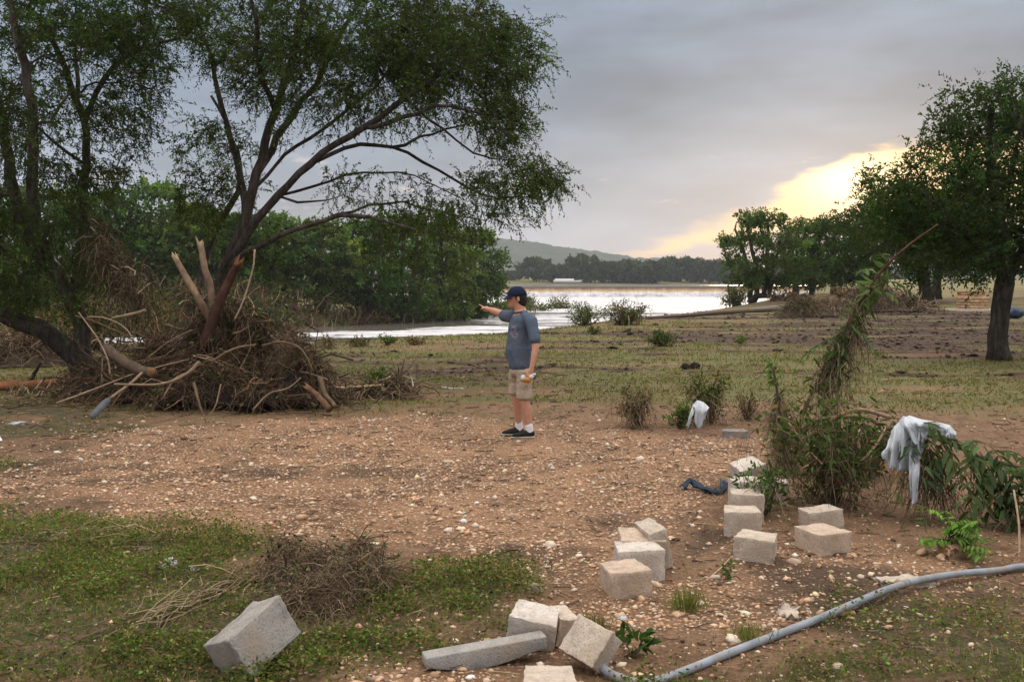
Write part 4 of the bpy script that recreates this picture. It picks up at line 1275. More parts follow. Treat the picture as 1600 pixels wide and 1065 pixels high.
    if n_twig:
        S, O = surf(n_twig)
        D = unit(O * .35 + rng.normal(0, .8, (n_twig, 3)) * np.array([1, .8, .55]))
        L = rng.uniform(*twig_L, n_twig)
        S = S - D * (L * .45)[:, None] + np.array([0, 0, .05])
        PT = strand_paths(S, D, L, rng.uniform(-.1, .4, n_twig), 7, rng, .10)
        mb = MB()
        strands(mb, PT, rng.uniform(*twig_r, (n_twig, 1)) * np.linspace(1.1, .4, 7)[None, :], pick_cols(n_twig, [np.array((.13, .078, .048)), DARK * .9, TAN * .62], tw, rng), 5)
        tag(mb.build('twigs', M['wood'], e, smooth=True), kind='stuff')
    return e
def stick(name, label, cat, px, r0, r1, col, parent=None, sides=8, end=None, jit=.08, splint=False, group=None, mat='wood'):
    jit = jit * .6
    """a branch along photo points (u, v, depth)"""
    path = smooth_path([P(*q) for q in px], 7)
    n = len(path)
    path[1:-1] += RNG.normal(0, r0 * .07, path[1:-1].shape)
    r = np.linspace(r0, r1, n) * (1 + RNG.normal(0, .025, n))
    cols = np.tile(np.asarray(col, float), (n * sides + 2, 1)) * np.exp(RNG.normal(0, .13, (n * sides + 2, 1)))
    if end is not None:
        cols[:sides] = end; cols[-2] = end
    V, F, F3 = tube_geo(path, r, sides, True, jit)
    if splint:
        V[:sides] += (path[0] - path[1]) / np.linalg.norm(path[0] - path[1]) * RNG.uniform(-.02, .16, (sides, 1))
        V[-2] -= (path[0] - path[1]) * .3
    mb = MB(); mb.add(V, F, cols); mb.f3.append(F3)
    o = mb.build(name, M[mat], parent, smooth=True, origin=None if parent is not None else tuple(path[-1]))
    if label: tag(o, label, cat, group)
    return o

# ---- the big heap under the trees
def ux(u, y): return (u - 800) / FPX * y / (CP)
big = [(ux(340, 15.4), 15.4, 1.30, .75, .8), (ux(250, 15.6), 15.6, 1.05, .65, .7), (ux(400, 15.0), 15.0, .95, .6, .7), (ux(462, 14.2), 14.2, .95, .42, .50), (ux(180, 15.9), 15.9, .70, .6, .6), (ux(330, 14.0), 14.0, .62, .8, .45), (ux(200, 14.2), 14.2, .30, .7, .4), (ux(495, 13.9), 13.9, .35, .35, .3), (ux(150, 14.7), 14.7, .42, .5, .35), (ux(270, 13.6), 13.6, .32, .45, .28), (ux(400, 13.5), 13.5, .34, .45, .26), (ux(130, 16.2), 16.2, .5, .4, .4), (ux(330, 14.7), 14.7, 1.08, .32, .3), (ux(300, 14.8), 14.8, .95, .3, .3)]
rgl = np.random.default_rng(99)
for _ in range(26):
    u_, y_ = rgl.uniform(140, 505), rgl.uniform(13.6, 16.0)
    h_ = float(bumps_height(ux(u_, y_), y_, big))
    if h_ > .25: big.append((ux(u_, y_), y_, h_ * rgl.uniform(1.0, 1.7) + .06, rgl.uniform(.10, .26), rgl.uniform(.12, .25)))
hp = heap('debris_heap', 'big brown heap of flood debris, roots and straw below the leaning tree', 'debris heap', big, 6800, 300, 201, (.12, .62), leafn=2200, straw_r=.0040, twig_L=(.4, 1.3), twig_r=(.005, .016), straw_cols=[np.array((.085, .050, .031)), DARK * .45, np.array((.15, .095, .058)), np.array((.11, .078, .040))], core_col=(.018, .012, .009), tw=(.5, .35, .15), rough=.3)
fork = [
    ([(88, 630, 13.3), (150, 607, 13.6), (215, 582, 13.9), (300, 560, 14.2)], .020, .012, TAN * 1.15),
    ([(178, 600, 13.2), (250, 600, 13.3), (290, 585, 13.4), (312, 565, 13.5)], .018, .034, TAN * 1.2),
    ([(123, 488, 14.6), (150, 525, 14.4), (168, 560, 14.2), (172, 585, 14.1)], .014, .018, TAN * 1.2),
    ([(137, 495, 14.3), (165, 497, 14.2), (195, 512, 14.1), (215, 540, 14.0)], .016, .012, TAN * 1.25),
    ([(175, 497, 14.4), (205, 491, 14.4), (228, 485, 14.4)], .028, .034, TAN * 1.0),
    ([(118, 493, 15.0), (150, 503, 14.8), (200, 525, 14.6)], .015, .012, BROWN),
    ([(303, 598, 13.4), (310, 625, 13.2), (318, 648, 13.1), (330, 656, 13.0)], .028, .014, BROWN * 1.2),
    ([(345, 600, 13.3), (338, 630, 13.2), (326, 652, 13.1)], .014, .010, TAN * 1.1),
    ([(395, 640, 13.0), (420, 615, 13.2), (450, 606, 13.4), (470, 590, 13.6)], .016, .010, TAN),
    ([(500, 590, 13.5), (508, 615, 13.3), (525, 635, 13.0)], .045, .035, BROWN * 1.1),
    ([(265, 465, 15.3), (290, 460, 15.2), (310, 475, 15.0)], .012, .010, TAN),
    ([(380, 470, 14.8), (395, 455, 14.8), (407, 447, 14.8)], .014, .008, TAN * 1.2),
    ([(230, 560, 13.8), (262, 535, 14.0), (300, 515, 14.2)], .016, .012, BROWN * 1.2),
    ([(410, 540, 13.9), (440, 534, 13.8), (470, 545, 13.7), (490, 580, 13.6)], .022, .014, BROWN * 1.2),
    ([(160, 560, 14.0), (159, 600, 13.7)], .014, .012, BROWN), ([(255, 620, 13.2), (275, 590, 13.4), (300, 580, 13.6)], .013, .010, TAN),
    ([(366, 500, 14.5), (380, 470, 14.6), (395, 420, 14.7), (398, 390, 14.8)], .014, .020, TAN * 1.3),
    ([(330, 565, 13.7), (365, 545, 13.8), (400, 538, 13.9)], .024, .018, BROWN * 1.3),
]
for px, r0, r1, c in fork:
    stick('branch', None, None, px, r0 * .8, r1 * .8, np.array(c) * .58, hp, 7)
stick('broken_trunk', 'pale straight broken trunk standing out of the heap, leftmost of the three', 'broken trunk', [(276, 406, 14.9), (290, 432, 14.8), (312, 470, 14.7), (348, 535, 15.0)], .042, .060, (.22, .145, .09), None, 10, (.44, .32, .20), splint=True)
stick('broken_trunk', 'tall pale splintered trunk standing between the two other broken trunks', 'broken trunk', [(313, 380, 15.0), (320, 420, 14.9), (330, 455, 14.9), (334, 545, 14.8)], .046, .055, (.21, .14, .095), None, 10, (.30, .215, .145), splint=True)
stick('broken_trunk', 'dark red-brown broken trunk with orange torn top, rightmost of the three', 'broken trunk', [(372, 412, 14.8), (358, 440, 14.8), (342, 475, 14.7), (318, 545, 14.6)], .060, .085, (.055, .026, .018), None, 10, (.15, .06, .028), splint=True)
stick('thick_log', 'thick brown log with an orange cut end, low in the left side of the heap', 'log', [(238, 582, 13.7), (215, 577, 13.9), (185, 560, 14.2), (165, 545, 14.5)], .07, .085, (.10, .07, .05), None, 10, (.26, .14, .07))
stick('orange_stub', 'short split orange-brown stump at the right foot of the heap', 'stump', [(482, 606, 13.3), (500, 622, 13.2), (515, 640, 13.05)], .034, .048, (.15, .085, .05), None, 9, (.22, .12, .065), splint=True)
def build_paddle():
    a = P(205, 598, 13.3); b = P(172, 622, 13.0); c = P(142, 652, 12.75)
    e = empty('paddle', c, 'grey flat-bladed paddle sticking out at the front left of the heap', 'paddle')
    mb = MB(); add_tube(mb, smooth_path([P(222, 582, 13.5), a, b], 6), [.020] * 13, 8, (.26, .185, .12), jit=.05); mb.build('shaft', M['wood'], e, True)
    ax = (c - b).normalized(); side = ax.cross(Vector((.1, -.95, .2))).normalized(); nn = side.cross(ax)
    L = (c - b).length
    prof = [(0, .016), (.12, .040), (.3, .046), (.75, .045), (.93, .042), (1.0, .036)]
    V = []; 
    for t, w in prof:
        for s in (-1, 1):
            for q in (-1, 1): V.append(tuple(b + ax * L * t + side * w * s + nn * .008 * q))
    F = []
    for i in range(len(prof) - 1):
        a0 = i * 4; b0 = a0 + 4
        F += [(a0, b0, b0 + 1, a0 + 1), (a0 + 2, a0 + 3, b0 + 3, b0 + 2), (a0 + 1, b0 + 1, b0 + 3, a0 + 3), (a0, a0 + 2, b0 + 2, b0)]
    F += [(0, 1, 3, 2), (20, 22, 23, 21)]
    mb = MB(); mb.add(np.array(V), np.array(F), (.115, .12, .13)); mb.build('blade', M['wood'], e)
build_paddle()
# ---- flood wrack caught up in the left tree
def hung_clump(name, label, pts, n, seed, L=(.2, .6), leafn=0, cat='debris clump', cols=None, r=.006, hang=1.0, leafcol=(.06, .10, .03), spread=.10, leafL=(.06, .13), leafW=.03, twn=30):
    """straw and leaves snagged round a line of photo points (u, v, depth)"""
    rng = np.random.default_rng(seed)
    path = smooth_path([P(*q[:3]) for q in pts], 6)
    e = empty(name, tuple(path[-1]), label, cat)
    wd = np.interp(np.linspace(0, 1, len(path)), np.linspace(0, 1, len(pts)), [q[3] for q in pts])
    j = rng.integers(0, len(path), n)
    S = path[j] + rng.normal(0, 1, (n, 3)) * (wd[j] * .45)[:, None]
    D = unit(rng.normal(0, .7, (n, 3)) + np.array([0, 0, -.35]))
    mb = MB()
    strands(mb, strand_paths(S, D, rng.uniform(*L, n), rng.uniform(.2, 1.2, n) * hang, 5, rng), r * rng.uniform(.5, 1.3, (n, 1)) * np.linspace(1.1, .5, 5)[None, :], pick_cols(n, cols or [BROWN, DARK, TAN, STRAW], (.4, .25, .15, .2), rng))
    tag(mb.build('straw', M['straw'], e), kind='stuff')
    if twn:
        j = rng.integers(0, len(path), twn)
        D = unit(rng.normal(0, 1, (twn, 3))); Lq = rng.uniform(.2, .55, twn)
        mb = MB(); strands(mb, strand_paths(path[j] + rng.normal(0, 1, (twn, 3)) * (wd[j] * .3)[:, None] - D * (Lq * .4)[:, None], D, Lq, np.full(twn, .1), 5, rng), r * 1.8, pick_cols(twn, [BROWN, TAN], (.6, .4), rng), 4)
        tag(mb.build('twigs', M['wood'], e), kind='stuff')
    if leafn:
        j = rng.integers(0, len(path), leafn)
        C = path[j] + rng.normal(0, 1, (leafn, 3)) * (wd[j] * .55)[:, None]
        g0 = hgt(C[:, 0], C[:, 1]) + .02; C[:, 2] = np.maximum(C[:, 2], g0)
        Vl, Fl = leaf_geo(C, unit(rng.normal(0, .8, (leafn, 3)) + np.array([0, 0, -.3])), rng.uniform(*leafL, leafn), leafW * rng.uniform(.6, 1.3, leafn), rng)
        mb = MB(); mb.add(Vl, Fl, np.repeat(vary(leafcol, leafn, rng, .4), 4, 0))
        tag(mb.build('leaves', M['leaf'], e), kind='stuff')
    return e
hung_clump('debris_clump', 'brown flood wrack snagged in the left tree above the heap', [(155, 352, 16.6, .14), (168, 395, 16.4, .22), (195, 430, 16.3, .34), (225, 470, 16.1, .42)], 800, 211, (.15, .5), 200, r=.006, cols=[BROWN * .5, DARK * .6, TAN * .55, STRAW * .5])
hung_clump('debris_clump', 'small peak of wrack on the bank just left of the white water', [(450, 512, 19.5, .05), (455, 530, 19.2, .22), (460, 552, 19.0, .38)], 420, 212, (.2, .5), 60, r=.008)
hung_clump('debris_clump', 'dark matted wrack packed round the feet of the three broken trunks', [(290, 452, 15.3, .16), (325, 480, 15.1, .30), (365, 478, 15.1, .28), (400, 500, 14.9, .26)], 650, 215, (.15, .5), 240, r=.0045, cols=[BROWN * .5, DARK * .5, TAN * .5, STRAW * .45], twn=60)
# ---- brush and fallen wood at the far left
heap('brush_pile', 'low grey-brown brush pile on the grass at the left edge', 'brush pile', [(ux(10, 21), 21.5, .65, 1.3, .8), (ux(70, 22), 22, .45, 1.1, .8)], 500, 160, 203, straw_r=.007, tw=(.3, .3, .4))
stick('fallen_log', 'red-brown barkless log lying on the ground at the left edge', 'log', [(-40, 604, 16.2), (30, 602, 16.0), (92, 598, 15.9)], .085, .07, (.25, .105, .05), None, 10, (.3, .14, .06))
stick('forked_branch', 'dark forked dead branch standing behind the red-brown log', 'branch', [(40, 604, 16.8), (50, 590, 16.8), (64, 566, 16.8)], .05, .02, (.035, .028, .022))
hung_clump('debris_clump', 'dark roots and weeds hanging under the red-brown log', [(20, 612, 15.8, .10), (60, 615, 15.7, .12), (110, 610, 15.6, .16)], 260, 213, (.15, .4), 120, r=.006)
# ---- low debris between the heap and the man
dd = heap('debris_drift', 'low drift of dark sticks and wrack in front of the field, right of the heap', 'debris drift', [(ux(620, 15.6), 15.6, .30, .28, .25), (ux(585, 15.2), 15.2, .16, .5, .25), (ux(540, 15.0), 15.0, .14, .35, .25)], 420, 60, 204, (.15, .45), .006, (.3, .9), (.007, .018), .8, 80)
for px, r0, r1, c in [([(522, 606, 14.9), (560, 604, 15.0), (600, 601, 15.1)], .022, .018, TAN * 1.25), ([(545, 600, 15.3), (575, 580, 15.5), (600, 560, 15.7)], .010, .006, BROWN), ([(620, 605, 15.3), (628, 580, 15.4), (632, 560, 15.5)], .020, .008, DARK), ([(530, 590, 15.0), (548, 582, 15.0)], .016, .012, DARK), ([(632, 598, 15.4), (642, 590, 15.4), (646, 605, 15.3)], .012, .010, (.5, .46, .4))]:
    stick('branch', None, None, px, r0, r1, c, dd, 6)
hung_clump('shrub', 'low green weed patch in front of the dark drift of sticks', [(575, 598, 15.3, .2), (600, 590, 15.3, .22)], 40, 214, (.1, .3), 260, 'plant', leafcol=(.07, .12, .03), twn=4)
stick('wooden_stake', 'short upright grey wooden stake in the field left of the man', 'stake', [(652, 567, 16.8), (652, 593, 16.8)], .028, .03, (.20, .145, .10), None, 5)
stick('bent_pipe', 'thin white bent pipe lying on the grass left of the man', 'pipe', [(690, 604, 16.6), (708, 607, 16.5), (722, 607, 16.4), (725, 611, 16.2), (716, 612, 16.2)], .012, .012, (.72, .70, .66), None, 7, jit=0)
# ---- dried clump in the foreground
fc = [(ux(515, 5.70), 5.70, .18, .26, .2), (ux(440, 5.85), 5.85, .20, .13, .15), (ux(580, 5.5), 5.5, .15, .15, .15), (ux(490, 5.25), 5.25, .13, .25, .2), (ux(565, 5.85), 5.85, .19, .10, .10), (ux(470, 5.6), 5.6, .20, .09, .1), (ux(535, 5.5), 5.5, .17, .08, .1)]
heap('dry_stalk_clump', 'matted clump of brown dry stalks and weeds in the left foreground', 'dry clump', fc, 3000, 90, 205, (.06, .24), .0019, (.15, .35), (.002, .0045), .7, 1500, leafs=(.02, .05), straw_cols=[BROWN * .75, DARK, TAN * .8, STRAW * .85], rough=.12)
def loose(name, label, px, n, seed, L, cat='dry stalks'):
    rng = np.random.default_rng(seed)
    q = [GG(u, v, .02) for u, v in px]
    path = smooth_path(q, 8)
    e = empty(name, tuple(path[0]), label, cat)
    d = unit((path[-1] - path[0])[None, :])
    j = rng.integers(0, len(path), n)
    S = path[j] + rng.normal(0, .05, (n, 3)) * np.array([1, 1, .4]) - d * .15
    mb = MB(); strands(mb, strand_paths(S, unit(d + rng.normal(0, .16, (n, 3))), rng.uniform(*L, n), np.full(n, .05), 5, rng), .0028, pick_cols(n, [STRAW, TAN, BROWN], (.4, .3, .3), rng))
    tag(mb.build('stalks', M['straw'], e), kind='stuff')
loose('stalk_trail', 'trail of flattened dry stalks running left from the dry clump', [(395, 905), (340, 930), (280, 960), (215, 985)], 70, 221, (.2, .5))
loose('stalk_trail', 'pale flattened stalks lying across the green weeds at the left', [(60, 850), (120, 845), (180, 852)], 60, 222, (.25, .6))
# ================================================================== BLOCKS
def block_mesh(name, corner, e1, e2, e3, col, seed, parent=None, taper=0.0, chip=.010):
    """a cast block with worn, chipped arrises; corner + three edge vectors"""
    rng = np.random.default_rng(seed)
    bm = bmesh.new(); bmesh.ops.create_cube(bm, size=1.0)
    bmesh.ops.bevel(bm, geom=bm.edges[:], offset=.022, segments=2, affect='EDGES', profile=.6)
    bmesh.ops.subdivide_edges(bm, edges=[ed for ed in bm.edges if ed.calc_length() > .4], cuts=7, use_grid_fill=True)
    V = np.array([v.co for v in bm.verts]) + .5
    bm.faces.ensure_lookup_table()
    F4 = np.array([[v.index for v in f.verts] for f in bm.faces if len(f.verts) == 4]); F3 = [[v.index for v in f.verts] for f in bm.faces if len(f.verts) == 3]
    bm.free()
    e1, e2, e3 = (np.array(v, float) for v in (e1, e2, e3))
    x = V.copy()
    x[:, 0] = .5 + (x[:, 0] - .5) * (1 - taper * x[:, 1])
    Wd = np.array(corner)[None] + x[:, :1] * e1 + x[:, 1:2] * e2 + x[:, 2:] * e3
    edge = np.sum((np.abs(V - .5) > .42), 1) >= 2
    nz = np.stack([fbm(V[:, 0] * 9 + k * 9 + seed, V[:, 1] * 9 + V[:, 2] * 8, seed + k) - .5 for k in range(3)], -1)
    Wd = Wd + nz * np.where(edge, chip * 1.6, chip * .5)[:, None]
    c = np.tile(np.array(col, float), (len(V), 1)) * np.exp(rng.normal(0, .05, (len(V), 1)))
    mb = MB(); mb.add(Wd, F4, c)
    if F3: mb.f3.append(np.array(F3))
    return mb.build(name, M['block'], parent, smooth=False, origin=tuple(np.array(corner) + (e1 + e2 + e3) * .5))
def mat_block():
    m, g, out = new_mat('cast_block')
    co = objco(g)
    c = attr(g)
    n1 = g.noise(co, 9, 6, .65); n2 = g.noise(co, 90, 4, .7); n3 = g.noise(co, 4, 3, .5)
    c = g.mix(1.0, c, g.ramp(n1, [(.28, .62), (.5, 1.0), (.75, 1.15)]), 'MULTIPLY')
    c = g.mix(1.0, c, g.ramp(n2, [(.30, .50), (.45, .98), (.75, 1.10)]), 'MULTIPLY')
    c = g.mix(g.m('MULTIPLY', g.ss(n3, .48, .68), .5), c, (.34, .25, .175))
    g.put(out.inputs[0], prin(g, c, .95, .15, bump(g, g.m('ADD', n2, g.m('MULTIPLY', n1, .8)), .9, .010)).outputs[0])
    return m
M['block'] = mat_block()
def rotv(yaw, pitch, roll):
    return Matrix.Rotation(yaw, 3, 'Z') @ Matrix.Rotation(pitch, 3, 'X') @ Matrix.Rotation(roll, 3, 'Y')
def block(label, u, v, dims, yaw, col, seed, pitch=0, roll=0, lift=0.0, taper=.12, name='wall_block', group=None):
    """block standing with the middle of its foot at photo pixel (u, v)"""
    p = GG(u, v, lift - .012)
    m = rotv(R(yaw), R(pitch), R(roll))
    e1, e2, e3 = m @ Vector((dims[0], 0, 0)), m @ Vector((0, dims[1], 0)), m @ Vector((0, 0, dims[2]))
    c = p - e1 * .5 - e2 * .5
    lowest = min((c + a * e1 + b * e2 + d * e3).z for a in (0, 1) for b in (0, 1) for d in (0, 1))
    c.z += p.z - lowest
    o = block_mesh(name, c, e1, e2, e3, col, seed, None, taper)
    return tag(o, label, 'block', group)
PALE = (.58, .485, .395); PINK = (.58, .445, .345); GREY = (.36, .335, .305); WHITE = (.66, .585, .515)
# tilted grey block in the left foreground
c0 = P(358, 1000, 4.24)
E1, E2, E3 = Vector((-.150, .116, -.065)), Vector((.158, .268, .112)), Vector((.1, .02, -.21))
E2 = (E2 - E1 * (E2.dot(E1) / E1.dot(E1))); E3 = E1.cross(E2).normalized() * -.205
if E3.z > 0: E3 = -E3
o = block_mesh('wall_block', c0, E1, E2, E3, GREY, 301, None, 0); tag(o, 'grey block tilted on its edge in the left foreground', 'block')
def build_slab():
    # long tapering curved slab
    a = GG(662, 1040, 0); b = GG(850, 1020, 0)
    ax = (b - a).normalized(); L = (b - a).length; sd = Vector((-ax.y, ax.x, 0)); n = 12
    V = []
    for k in range(n + 1):
        t = k / n
        q = a + (b - a) * t; q.z = max(a.z, b.z) - .01
        bow = 0
        top = .075 + .045 * t; bot = .030 - .035 * math.sin(math.pi * min(1, t * 1.15)) + .03 * t ** 3
        w = .10 - .01 * t
        for s, zz in ((-1, bot), (1, bot), (1, top), (-1, top)):
            V.append(tuple(q + sd * (w * .5 * s + bow) + Vector((0, 0, zz))))
    F = []
    for k in range(n):
        for s in range(4): F.append((k * 4 + s, k * 4 + (s + 1) % 4, k * 4 + 4 + (s + 1) % 4, k * 4 + 4 + s))
    F += [(3, 2, 1, 0), (n * 4, n * 4 + 1, n * 4 + 2, n * 4 + 3)]
    mb = MB(); mb.add(np.array(V), np.array(F), (.36, .345, .325))
    o = mb.build('edging_slab', M['block'], None, False, origin=tuple(a))
    bv = o.modifiers.new('b', 'BEVEL'); bv.width = .006; bv.segments = 2
    tag(o, 'long grey tapering edging slab lying in the foreground centre', 'slab')
build_slab()
block('white-topped block behind the right end of the long slab', 832, 1000, (.235, .16, .155), -14, WHITE, 303, 14, 10, taper=.1)
block('small broken pale block wedged between the white-topped block and the tilted one', 872, 995, (.11, .15, .14), 25, PALE, 304, 10, 8)
block('tan block leaning with its flat face up beside the light blue pipe end', 908, 1042, (.205, .12, .18), -38, PALE, 305, -38, 12, taper=.05)
block('pale block cut by the bottom edge of the picture', 858, 1088, (.225, .2, .135), 1, PALE, 306)
block('front block of the stack in the middle foreground', 976, 924, (.245, .24, .155), 14, PINK, 307, 0, -2)
block('lower middle block of the stack in the middle foreground', 996, 902, (.28, .2, .205), 6, WHITE, 308, 2, 0)
block('tilted top block of the stack in the middle foreground', 997, 886, (.28, .19, .215), 5, PINK, 309, 12, 2)
block('slanting rear block of the stack in the middle foreground', 1026, 884, (.12, .22, .26), 18, PALE, 310, 6, -14)
block('square pale block lying alone on the stones right of the middle stack', 1181, 873, (.25, .22, .15), -24, PALE, 311, 0, 2)
block('large flat pale block under the tangled bush, rightmost in front', 1284, 859, (.27, .26, .15), 24, PINK, 312, 0, 0)
block('pale block half hidden behind the rightmost flat block', 1282, 822, (.27, .18, .14), 14, PALE, 313, 0, -4)
block('lowest front block of the row half hidden by leaves', 1158, 838, (.25, .22, .19), -8, PALE, 314)
block('second block from the front in the row half hidden by leaves', 1163, 812, (.24, .22, .21), -4, PALE, 315, 0, 2)
block('third block from the front in the row half hidden by leaves', 1164, 790, (.24, .22, .22), 2, WHITE, 316)
block('tilted white block at the far end of the row half hidden by leaves', 1170, 766, (.24, .2, .22), 20, WHITE, 317, 12, -14, .0)
block('white block at the back of the row, against the tangled bush', 1207, 776, (.22, .18, .15), -14, WHITE, 318, 0, 6)
block('low grey block at the far edge of the gravel beside the brown tuft', 1148, 679, (.30, .15, .095), -3, (.27, .255, .25), 319)
block('pale flat block on the grass behind the tangled bush', 1362, 684, (.30, .2, .07), 5, PALE, 320)
# ================================================================== PIPE, CLOTH, SMALL METAL
def build_pipe():
    pts = [(922, 1040, .07), (955, 1054, .03), (1000, 1066, .018), (1050, 1055, .018), (1150, 1020, .02), (1280, 974, .03), (1400, 930, .05), (1480, 906, .05), (1560, 892, .03), (1600, 889, .03), (1700, 893, .03)]
    q = [GG(u, v, l) for u, v, l in pts]
    path = smooth_path(q, 10)
    e = empty('plastic_pipe', tuple(path[30]), 'long blue-grey plastic pipe snaking across the right foreground', 'pipe')
    m, g, out = new_mat('pipe_plastic')
    n = g.noise(objco(g), 6, 5, .6)
    c = g.mix(1.0, attr(g), g.ramp(n, [(.3, .66), (.6, 1.08)]), 'MULTIPLY')
    c = g.mix(g.m('MULTIPLY', g.ss(g.noise(objco(g), 9, 6, .7), .48, .66), .75), c, (.26, .20, .145))
    g.put(out.inputs[0], prin(g, c, .5, .35).outputs[0])
    mb = MB(); add_tube(mb, path[10:], .0205, 14, (.27, .30, .335)); mb.build('pipe_run', m, e, True)
    mb = MB(); add_tube(mb, path[:11], .020, 14, (.25, .37, .50)); mb.build('pipe_end', m, e, True)['label'] = 'light blue pipe end'
    for k in (6, 20, 61):
        mb = MB(); add_tube(mb, path[k:k + 2] if k != 20 else path[k:k + 2], .0235, 14, (.22, .25, .285)); mb.build('coupling', m, e, True)
build_pipe()
stick('white_pipe', 'white plastic pipe with grey cap leaning at the left edge of the gravel', 'pipe', [(-6, 680, 11.0), (6, 704, 10.8), (19, 731, 10.5)], .034, .034, (.74, .72, .69), None, 12, (.12, .13, .17), jit=0)
stick('rusty_stake', 'short rusty stake lying on the mud below the dark cloth', 'stake', [(1090, 797, 7.5), (1076, 822, 7.05), (1070, 836, 6.85)], .011, .014, (.10, .065, .045), None, 7)
def build_cloth_strip():
    # crumpled dark blue strip of cloth, looped
    q = [GG(u, v, l) for u, v, l in ((1066, 768, .03), (1078, 764, .05), (1090, 766, .03), (1104, 772, .02), (1120, 773, .02), (1131, 766, .03), (1128, 759, .05))]
    path = smooth_path(q, 8); n = len(path)
    V = []; t = unit(np.gradient(path, axis=0)); s = unit(np.cross(t, np.array([0, 0, 1.0]))); 
    k = 7
    for i in range(n):
        w = .036 + .012 * math.sin(i * .5)
        for j in range(k):
            a = j / (k - 1) - .5
            V.append(path[i] + s[i] * w * 2 * a * .8 + np.array([0, 0, +.018 * math.cos(a * 9 + i * .35) + .007 * math.sin(i * .8 + j) + .014]))
    F = [(i * k + j, i * k + j + 1, (i + 1) * k + j + 1, (i + 1) * k + j) for i in range(n - 1) for j in range(k - 1)]
    o = mesh_np('cloth_strip', np.array(V), np.array(F), plain('dark_blue_cloth', (.035, .05, .075), .9, .2, 30, .3), None, None, True, origin=tuple(path[10]))
    md = o.modifiers.new('t', 'SOLIDIFY'); md.thickness = .006
    tag(o, 'crumpled dark blue strip of cloth lying on the gravel beside the row of blocks', 'cloth')
build_cloth_strip()
stick('twig', 'thin dark crooked twig lying on the gravel left of the middle stack', 'twig', [(702, 888, GG(702, 886).y), (735, 876, GG(735, 874).y - .03), (770, 868, GG(770, 868).y - .08), (806, 858, GG(806, 860).y - .05), (815, 872, GG(815, 874).y - .03), (820, 893, GG(820, 893).y)], .006, .004, (.05, .035, .03), None, 6)
stick('twig', 'straight brown twig lying behind the white-topped block', 'twig', [(845, 956, GG(845, 957).y), (880, 946, GG(880, 947).y), (905, 936, GG(905, 937).y)], .008, .005, (.17, .11, .08), None, 6)
stick('stalk', 'pale bent stalk lying on the mud between the middle stack and the lone block', 'stalk', [(1075, 912, GG(1075, 913).y), (1100, 908, GG(1100, 909).y), (1128, 885, GG(1128, 887).y - .04), (1140, 872, GG(1140, 875).y - .05)], .005, .004, TAN * 1.2, None, 6)

# ================================================================== SHRUBS, SAPLINGS AND WHAT HANGS ON THEM
def lance_geo(C, D, L, W, rng, bend=.25, N=None):
    """lance-shaped leaves of six points that bend over towards the tip"""
    n = len(C); D = unit(D)
    Nn = unit(rng.normal(size=(n, 3)) + np.array([0, 0, .8])) if N is None else N
    S = unit(np.cross(D, Nn)); Nn = np.cross(S, D)
    L = np.broadcast_to(np.asarray(L, float), (n,))[:, None]; W = np.broadcast_to(np.asarray(W, float), (n,))[:, None]
    def at(t, s): return C + D * L * t + S * W * s - Nn * L * bend * t * t + Nn * W * .22 * abs(s)
    V = np.stack([at(0, 0), at(.3, .5), at(.3, -.5), at(.68, .40), at(.68, -.40), at(1, 0)], 1).reshape(-1, 3)
    i = np.arange(n)[:, None] * 6
    return V, i + np.array([[1, 3, 4, 2]]), np.concatenate([i + np.array([[0, 1, 2]]), i + np.array([[3, 5, 4]])])
def add_lance(mb, C, D, L, W, rng, col, bend=.25, N=None):
    V, F4, F3 = lance_geo(C, D, L, W, rng, bend, N)
    n0 = mb.n
    mb.add(V, F4, np.repeat(col, 6, 0)); mb.f3.append(F3 + n0)
def frond(mb, base, d, L, rng, pairs=7, lL=.11, lW=.03, droop=.5, col=(.06, .10, .035)):
    d = np.array(d, float); d /= np.linalg.norm(d)
    t = np.linspace(0, 1, 7)
    path = np.array(base)[None] + d[None] * (L * t)[:, None]; path[:, 2] -= droop * L * t ** 2
    strands(mb, path[None], np.linspace(.0045, .0018, 7), np.array([(.10, .13, .05)]))
    tt = np.repeat(np.linspace(.18, 1, pairs), 2); sg = np.tile([1, -1], pairs)
    C = np.stack([np.interp(tt, t, path[:, k]) for k in range(3)], -1)
    tg = unit(np.stack([np.interp(tt, t, np.gradient(path[:, k])) for k in range(3)], -1))
    side = unit(np.cross(tg, np.array([0, 0, 1.0])) + 1e-6)
    D = unit(side * sg[:, None] + tg * .55 + rng.normal(0, .14, C.shape) - np.array([0, 0, .25]))
    k = len(C)
    up = unit(np.cross(D, np.cross(np.array([0, 0, 1.0])[None] + rng.normal(0, .25, C.shape), D)))
    add_lance(mb, C, D, lL * rng.uniform(.75, 1.15, k) * (1 - .25 * np.abs(tt - .5)), lW * rng.uniform(.8, 1.2, k), rng, vary(col, k, rng, .18, .05) * math.exp(rng.normal(0, .2)), .3, up)
